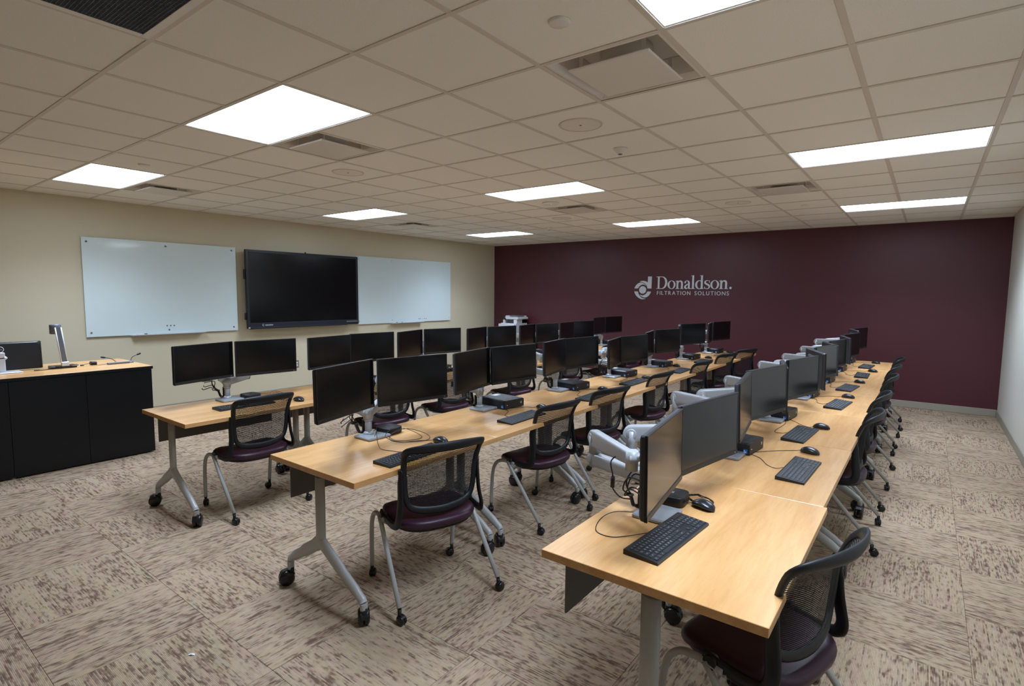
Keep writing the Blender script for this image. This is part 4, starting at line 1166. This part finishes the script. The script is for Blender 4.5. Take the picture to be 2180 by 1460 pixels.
# serif word, letters drawn in x-height units: origin at base line left, u = cap height
def ell(cx, cy, rx, ry, n=36, a0=0.0, a1=2*pi): return [(cx+rx*cos(a0+(a1-a0)*k/n), cy+ry*sin(a0+(a1-a0)*k/n)) for k in range(n)]
def rect(x0, y0, x1, y1): return [(x0, y0), (x1, y0), (x1, y1), (x0, y1)]
XH = 0.66
def L_D():
    return [rect(0.0, 0.0, 0.40, 0.045), rect(0.0, 0.955, 0.40, 1.0), rect(0.11, 0.04, 0.24, 0.96),
            'HOLE', [(0.24, 0.0), (0.42, 0.0)]+[(0.42+0.40*cos(a), 0.5+0.5*sin(a)) for a in [-pi/2+pi*k/24 for k in range(25)]]+[(0.24, 1.0), (0.24, 0.95)]+
            [(0.40+0.27*cos(a), 0.5+0.45*sin(a)) for a in [pi/2-pi*k/24 for k in range(25)]]+[(0.24, 0.05)]], 0.84
def L_o(): return ['HOLE2', ell(0.30, XH/2, 0.29, XH/2+0.012), ell(0.30, XH/2, 0.165, XH/2-0.028)], 0.60
def L_n():
    arch = [(0.20, 0.40)]+[(0.345+0.175*cos(a), 0.45+0.222*sin(a)) for a in [pi*0.88-pi*0.88*k/14 for k in range(15)]]+[(0.52, 0.0), (0.395, 0.0), (0.395, 0.44)]+[(0.30+0.095*cos(a), 0.44+0.13*sin(a)) for a in [pi*k/10 for k in range(11)]]
    return [rect(0.0, 0.0, 0.26, 0.04), rect(0.335, 0.0, 0.585, 0.04), rect(0.07, 0.0, 0.195, 0.63), [(0.0, 0.59), (0.195, 0.62), (0.195, XH), (0.16, XH), (0.0, 0.63)], arch], 0.59
def L_a():
    bowl_o = [(0.30, 0.40)]+[(0.20+0.20*cos(a), 0.185+0.20*sin(a)) for a in [pi*0.5+pi*1.15*k/20 for k in range(21)]]+[(0.30, 0.09)]
    bowl_i = ell(0.225, 0.19, 0.095, 0.125)
    top = [(0.03, 0.50)]+[(0.23+0.195*cos(a), 0.47+0.20*sin(a)) for a in [pi*0.86-pi*0.86*k/14 for k in range(15)]]+[(0.425, 0.10), (0.30, 0.06), (0.30, 0.47)]+[(0.215+0.085*cos(a), 0.47+0.155*sin(a)) for a in [pi*k/10 for k in range(9)]]+[(0.15, 0.47), (0.10, 0.43)]
    tail = [(0.30, 0.10), (0.36, 0.0), (0.46, -0.005), (0.52, 0.05), (0.50, 0.065), (0.44, 0.05), (0.425, 0.12)]
    return [top, tail, 'HOLE2', [(0.31, 0.41), (0.20, 0.37), (0.08, 0.28), (0.03, 0.18), (0.05, 0.06), (0.13, -0.01), (0.22, 0.0), (0.31, 0.08)], [(0.305, 0.33), (0.22, 0.29), (0.16, 0.20), (0.17, 0.10), (0.23, 0.07), (0.305, 0.12)]], 0.52
def L_l(): return [rect(0.0, 0.0, 0.265, 0.04), rect(0.07, 0.0, 0.195, 1.03), [(0.0, 1.0), (0.195, 1.03), (0.195, 1.06), (0.16, 1.06), (0.0, 1.035)]], 0.28
def L_d():
    return [rect(0.40, 0.0, 0.525, 1.03), [(0.33, 1.0), (0.525, 1.03), (0.525, 1.06), (0.49, 1.06), (0.33, 1.035)], [(0.40, 0.0), (0.60, 0.03), (0.60, 0.065), (0.40, 0.065)],
            'HOLE2', [(0.41, 0.08)]+[(0.29+0.28*cos(a), XH/2+(XH/2+0.012)*sin(a)) for a in [-pi*0.38-pi*1.24*k/26 for k in range(27)]]+[(0.41, 0.60)],
            [(0.41, 0.50)]+[(0.31+0.17*cos(a), XH/2+(XH/2-0.035)*sin(a)) for a in [pi*0.38+pi*1.24*k/26 for k in range(27)]]+[(0.41, 0.14)]], 0.61
def L_s():
    c = [(0.37, 0.50), (0.36, 0.60), (0.28, 0.64), (0.20, 0.645), (0.11, 0.61), (0.075, 0.53), (0.10, 0.44), (0.20, 0.37), (0.31, 0.30), (0.37, 0.20), (0.34, 0.09), (0.26, 0.02), (0.18, 0.015), (0.09, 0.05), (0.05, 0.14)]
    wd = [0.012, 0.02, 0.022, 0.026, 0.045, 0.06, 0.07, 0.075, 0.07, 0.06, 0.045, 0.028, 0.024, 0.022, 0.012]
    P = spline([(p[0], p[1], 0) for p in c], 3); W_ = []
    for i in range(len(wd)-1):
        for k in range(3): W_.append(wd[i]+(wd[i+1]-wd[i])*k/3)
    W_.append(wd[-1]); le = []; ri = []
    for i, p in enumerate(P):
        tt = (P[min(i+1, len(P)-1)]-P[max(i-1, 0)]).normalized(); nn = Vector((-tt.y, tt.x, 0))
        le.append(((p+nn*W_[i]*0.85).x, (p+nn*W_[i]*0.85).y)); ri.append(((p-nn*W_[i]*0.85).x, (p-nn*W_[i]*0.85).y))
    return [le+ri[::-1], rect(0.355, 0.47, 0.385, 0.64), rect(0.035, 0.02, 0.065, 0.18)], 0.43
word = [L_D(), L_o(), L_n(), L_a(), L_l(), L_d(), L_s(), L_o(), L_n()]
tw = sum(w_ for _, w_ in word)
CAPH = 0.232
sx = (4.135-2.818)/tw
x = -4.135
for polys, w_ in word:
    cur = []
    grp = []
    hole = False
    for P_ in polys:
        if isinstance(P_, str):
            hole = True; cur = []; continue
        Q = [(x+p[0]*sx, 1.7465+p[1]*CAPH) for p in P_]
        if hole: cur.append(Q)
        else: grp.append([Q])
    if cur: grp.append(cur)
    g = MB(); first_o = None
    objs = [flat_on_back(q, 'letter', t, 0.012+0.0004*k) for k, q in enumerate(grp)]
    base = objs[0].data; vs = []; fs = []
    for o in objs:
        b0 = len(vs); vs += [tuple(v.co) for v in o.data.vertices]; fs += [tuple(b0+i for i in p.vertices) for p in o.data.polygons]
    for o in objs: bpy.data.objects.remove(o)
    g.add(vs, fs, False); g.obj('letter', 'logo', t)
    x += w_*sx
flat_on_back([[(-2.776+0.019*cos(2*pi*k/24), 1.765+0.021*sin(2*pi*k/24)) for k in range(24)]], 'full_point', t)
line = 'FILTRATION SOLUTIONS'
def glyph_width(ch):
    cu = bpy.data.curves.new('t', 'FONT'); cu.body = ch; cu.size = 1
    o = bpy.data.objects.new('t', cu); COL.objects.link(o); bpy.context.view_layer.update()
    w_ = o.dimensions.x; bpy.data.objects.remove(o); bpy.data.curves.remove(cu); return w_
wid = {c: glyph_width(c) for c in set(line) if c != ' '}
S_ = 0.0735/0.716
gap = ((4.118-2.800)-sum(wid[c]*S_*0.93 for c in line if c != ' ')-0.055)/(len(line)-2)
x = -4.118
for ch in line:
    if ch == ' ': x += 0.055; continue
    vs, fs = text_mesh(ch, S_, 6)
    xs = [v[0] for v in vs]; ys = [v[1] for v in vs]
    x0, xw, ym = min(xs), max(xs)-min(xs), (max(ys)+min(ys))/2
    g = MB(); n = len(vs)
    P1 = [(x+(v[0]-x0)*0.93, YB-0.010, 1.6705+(v[1]-ym)) for v in vs]
    g.add(P1, fs, False)
    # sides: back copy of the outline, closed by edge walls
    ec = {}
    for f_ in fs:
        for i in range(len(f_)):
            a_, b_ = f_[i], f_[(i+1) % len(f_)]
            ec[(a_, b_)] = 1
    P2 = [(p[0], YB, p[2]) for p in P1]
    g.add(P1+P2, [(b_, a_, n+a_, n+b_) for (a_, b_) in ec if (b_, a_) not in ec], False)
    g.obj('small_letter', 'logo', t)
    x += xw*0.93+gap

# ---------------------------------------------------------------- printer on a low cabinet in the far left corner
t = thing('storage_cabinet', 'dark low cabinet under the white printer in the far corner', 'cabinet', (-7.60, 9.38, 0))
MB().box((0, 0, 0.03), (0.75, 0.55, 0.66), 0.004).obj('body', 'podium', t)
MB().box((-0.01, -0.01, 0.66), (0.76, 0.56, 0.685), 0.003).obj('worktop', 'podium', t)
for k in (0, 1):
    d_ = MB().box((0.006+0.371*k, -0.018, 0.05), (0.372+0.371*k, 0.0, 0.645), 0.002).obj('door', 'podium', t)
    MB().tube([(0.33+0.085*k, -0.034, 0.50), (0.33+0.085*k, -0.034, 0.60)], 0.005, 8).tube([(0.33+0.085*k, -0.034, 0.51), (0.33+0.085*k, -0.016, 0.51)], 0.004, 8).tube([(0.33+0.085*k, -0.034, 0.59), (0.33+0.085*k, -0.016, 0.59)], 0.004, 8).obj('handle', 'steel', d_)
t = thing('laser_printer', 'white multifunction printer in the far corner before the maroon wall', 'printer', (-7.505, 9.43, 0.685))
MB().box((0.0, 0.02, 0.0), (0.42, 0.44, 0.30), 0.006).obj('lower_body', 'printer', t)
MB().box((-0.03, -0.02, 0.16), (0.40, 0.05, 0.285), 0.008).obj('front_cover', 'printer', t)
MB().box((0.01, -0.014, 0.02), (0.39, 0.03, 0.15), 0.004).obj('paper_tray', 'printer', t)
g = MB().box((0.04, 0.06, 0.30), (0.085, 0.42, 0.385), 0.004).box((0.33, 0.06, 0.30), (0.42, 0.42, 0.385), 0.004).box((0.04, 0.25, 0.30), (0.42, 0.42, 0.385), 0.004)
g.obj('output_bay', 'printer', t)
MB().box((0.08, 0.07, 0.298), (0.335, 0.25, 0.302)).obj('output_tray', 'slate', t)
MB().box((0.03, 0.05, 0.385), (0.45, 0.44, 0.432), 0.008).obj('scanner_unit', 'printer', t)
MB().box((0.07, 0.10, 0.432), (0.42, 0.43, 0.462), 0.010).obj('feeder_cover', 'printer', t)
MB().box((0.20, 0.08, 0.452), (0.44, 0.30, 0.466), 0.004).obj('document_tray', 'slate', t)
g = MB(); mt_ = Matrix.Translation((0.07, 0.045, 0.400)) @ Matrix.Rotation(R(-50), 4, 'X')
g.box((-0.045, -0.045, -0.006), (0.055, 0.045, 0.006), 0.003, mt_); g.obj('control_screen', 'gloss', t)

# ---------------------------------------------------------------- instructor lectern desk on the left
PZ = 0.879
t = thing('instructor_desk', 'long black instructor desk with honey wood top at the left edge', 'desk')
x0, x1, ya, yb = -7.08, -6.17, -0.02, 2.142
MB().box((x0+0.02, ya+0.02, 0.02), (x1-0.022, yb-0.022, PZ-0.036), 0.0).obj('carcass', 'podium', t)
MB().box((x0-0.01, ya-0.01, PZ-0.030), (x1+0.010, yb+0.010, PZ-0.0012), 0.002).obj('black_edge', 'podium', t)
MB().box((x0-0.009, ya-0.009, PZ-0.0022), (x1+0.009, yb+0.009, PZ), 0.0006).obj('wood_top', 'wood', t)
for k in range(4):
    q1 = yb-0.540*k; q0 = q1-0.5385
    MB().box((x1-0.022, q0, 0.012), (x1, q1, PZ-0.032), 0.0015).obj('front_panel', 'podium', t)
MB().box((x0+0.01, yb-0.022, 0.012), (x1-0.023, yb, PZ-0.032), 0.0015).obj('end_panel', 'podium', t)
for q in (1.060, 2.12):
    MB().lathe([(0.014, 0.0), (0.016, 0.004), (0.010, 0.012)], c=(x1-0.03, q, 0), n=12).obj('levelling_foot', 'ivory', t)

# instructor monitor seen from behind
t = thing('instructor_monitor', 'black computer monitor seen from behind on the instructor desk', 'monitor', (-6.66, 1.110, PZ))
g = MB(); mt_ = Matrix.Rotation(R(-5), 4, 'Y')
def rr2(x, w_, z0, z1, c): return [(x, -w_+c, z0), (x, w_-c, z0), (x, w_, z0+c), (x, w_, z1-c), (x, w_-c, z1), (x, -w_+c, z1), (x, -w_, z1-c), (x, -w_, z0+c)]
g.loft([rr2(-0.028, 0.297, 0.012, 0.270, 0.004), rr2(-0.012, 0.297, 0.012, 0.270, 0.006), rr2(0.004, 0.290, 0.014, 0.266, 0.012), rr2(0.014, 0.275, 0.02, 0.255, 0.02)], False, True, True, mt_)
g.obj('back_shell', 'bezel', t)
MB().box((-0.031, -0.285, 0.026), (-0.0275, 0.285, 0.260), 0.0, mt_).obj('screen', 'screen', t)
s_ = MB().tube([(0.0165, 0.025*cos(2*pi*k/28), 0.205+0.025*sin(2*pi*k/28)) for k in range(28)], 0.0026, 6, loop=True, mat=mt_).obj('round_emblem', 'paper', t)
vs, fs = text_mesh('DELL', 0.0165)
MB().add(vs, fs, False, mt_ @ Matrix(((0, 0, 1, 0.0165), (1, 0, 0, 0), (0, 1, 0, 0.205), (0, 0, 0, 1)))).obj('emblem_text', 'paper', s_)
MB().box((0.055, -0.03, 0.008), (0.085, 0.018, 0.185), 0.006).box((0.0, -0.045, 0.118), (0.085, 0.035, 0.150), 0.012).obj('stand_column', 'alu', t)
MB().box((0.000, -0.135, 0.0), (0.165, 0.120, 0.009), 0.003).obj('stand_foot', 'alu', t)
MB().box((-0.02, -0.02, 0.100), (0.03, 0.02, 0.150), 0.004, mt_).obj('stand_hinge', 'alu', t)

# document camera
t = thing('document_camera', 'tall silver and slate document camera leaning on the instructor desk', 'document camera', (-6.62, 1.548, PZ))
MB().prism([(-0.075, -0.10), (0.05, -0.10), (0.065, -0.05), (0.065, 0.05), (0.045, 0.095), (-0.075, 0.10)], 0.022, None).obj('base', 'black', t)
lean = [(0.045, 0.005, 0.012), (0.036, -0.012, 0.20), (0.027, -0.029, 0.392)]
g = MB()
for s in (-1, 1): g.tube([(p[0], p[1]+s*0.022, p[2]) for p in lean], 0.0065, 8)
g.box((0.032, -0.026, 0.0), (0.060, 0.034, 0.062), 0.004)
g.obj('side_rails', 'alu', t)
MB().loft([[(p[0]-0.016+dx, p[1]+dy, p[2]) for dx, dy in ((-0.008, -0.020), (0.020, -0.018), (0.020, 0.018), (-0.008, 0.020))] for p in [(0.045, 0.005, 0.055)]+lean[1:]], False, True).obj('arm', 'slate', t)
MB().lathe([(0.001, 0.0), (0.040, 0.0), (0.045, 0.004), (0.045, 0.084), (0.041, 0.092), (0.001, 0.094)], c=(-0.016, -0.040, 0.328), n=24).obj('camera_head', 'slate', t)
MB().tube(spline([(-0.03, -0.095, 0.012), (0.05, -0.12, 0.02), (0.062, -0.075, 0.02)], 5), 0.004, 8).tube(spline([(0.04, 0.09, 0.03), (0.066, 0.10, 0.02), (0.06, 0.05, 0.02)], 5), 0.004, 8).obj('wire_handle', 'slate', t)
MB().tube(spline([(0.02, -0.10, 0.006), (0.07, -0.13, 0.004), (0.08, -0.20, 0.004)], 5), 0.003, 6).box((0.073, -0.235, 0.0), (0.087, -0.195, 0.010), 0.002).obj('cable', 'wire', t)

# adapter, desk microphones, status bar
t = thing('cable_adapter', 'black adapter block with plug on the instructor desk', 'adapter', (-6.655, 1.795, PZ))
MB().box((-0.03, -0.024, 0.0), (0.03, 0.024, 0.034), 0.004).obj('block', 'black', t)
MB().tube(spline([(0.0, -0.024, 0.018), (0.012, -0.06, 0.016), (0.016, -0.085, 0.010)], 5), 0.0028, 6).box((0.008, -0.112, 0.002), (0.024, -0.082, 0.015), 0.003).obj('plug_lead', 'wire', t)
MB().tube(spline([(0.02, 0.024, 0.010), (0.06, 0.02, 0.002), (0.055, 0.06, 0.002), (0.025, 0.11, 0.002)], 6), 0.0016, 6).obj('thin_lead', 'wire', t)
t = thing('desk_control_bar', 'slate grey control bar lying on the instructor desk', 'control bar', (-6.575, 1.985, PZ))
MB().box((-0.02, -0.095, 0.0), (0.02, 0.095, 0.018), 0.004).obj('bar_body', 'slate', t)
MB().box((-0.017, -0.09, 0.018), (0.017, 0.09, 0.0188)).obj('bar_lens', 'plate', t)
def mic(label, x, y, pts, basew):
    t = thing('gooseneck_microphone', label, 'microphone', (x, y, PZ))
    MB().lathe([(0.001, 0.0), (basew, 0.0), (basew, 0.006), (basew*0.45, 0.014), (0.006, 0.022)], n=18).obj('base', 'slate', t)
    P = spline(pts, 6)
    MB().tube(P, 0.0032, 8).obj('gooseneck', 'wire', t)
    d_ = (P[-1]-P[-3]).normalized()
    MB().tube([P[-1]-d_*0.004, P[-1]+d_*0.012, P[-1]+d_*0.030, P[-1]+d_*0.036], [0.006, 0.0095, 0.009, 0.004], 12).obj('capsule', 'blackm', t)
mic('thick gooseneck microphone bending left over the instructor desk', -6.645, 1.985, [(0, 0, 0.010), (-0.004, -0.012, 0.030), (-0.01, -0.045, 0.052), (-0.015, -0.088, 0.064)], 0.020)
mic('thin gooseneck microphone bending right at the instructor desk corner', -6.60, 2.105, [(0, 0, 0.010), (0, 0.002, 0.035), (0, 0.020, 0.060), (0, 0.060, 0.078)], 0.026)

# scrap of paper on the carpet
t = thing('paper_scrap', 'tiny white paper scrap on the carpet at lower left', 'paper scrap', (-2.545, 0.985, 0.0), 0.7)
MB().loft([[(-0.016, -0.005, 0.001), (-0.012, 0.006, 0.002)], [(0.0, -0.006, 0.006), (0.002, 0.006, 0.004)], [(0.016, -0.004, 0.001), (0.013, 0.005, 0.003)]], False, False, False).obj('crumpled_sheet', 'paper', t)
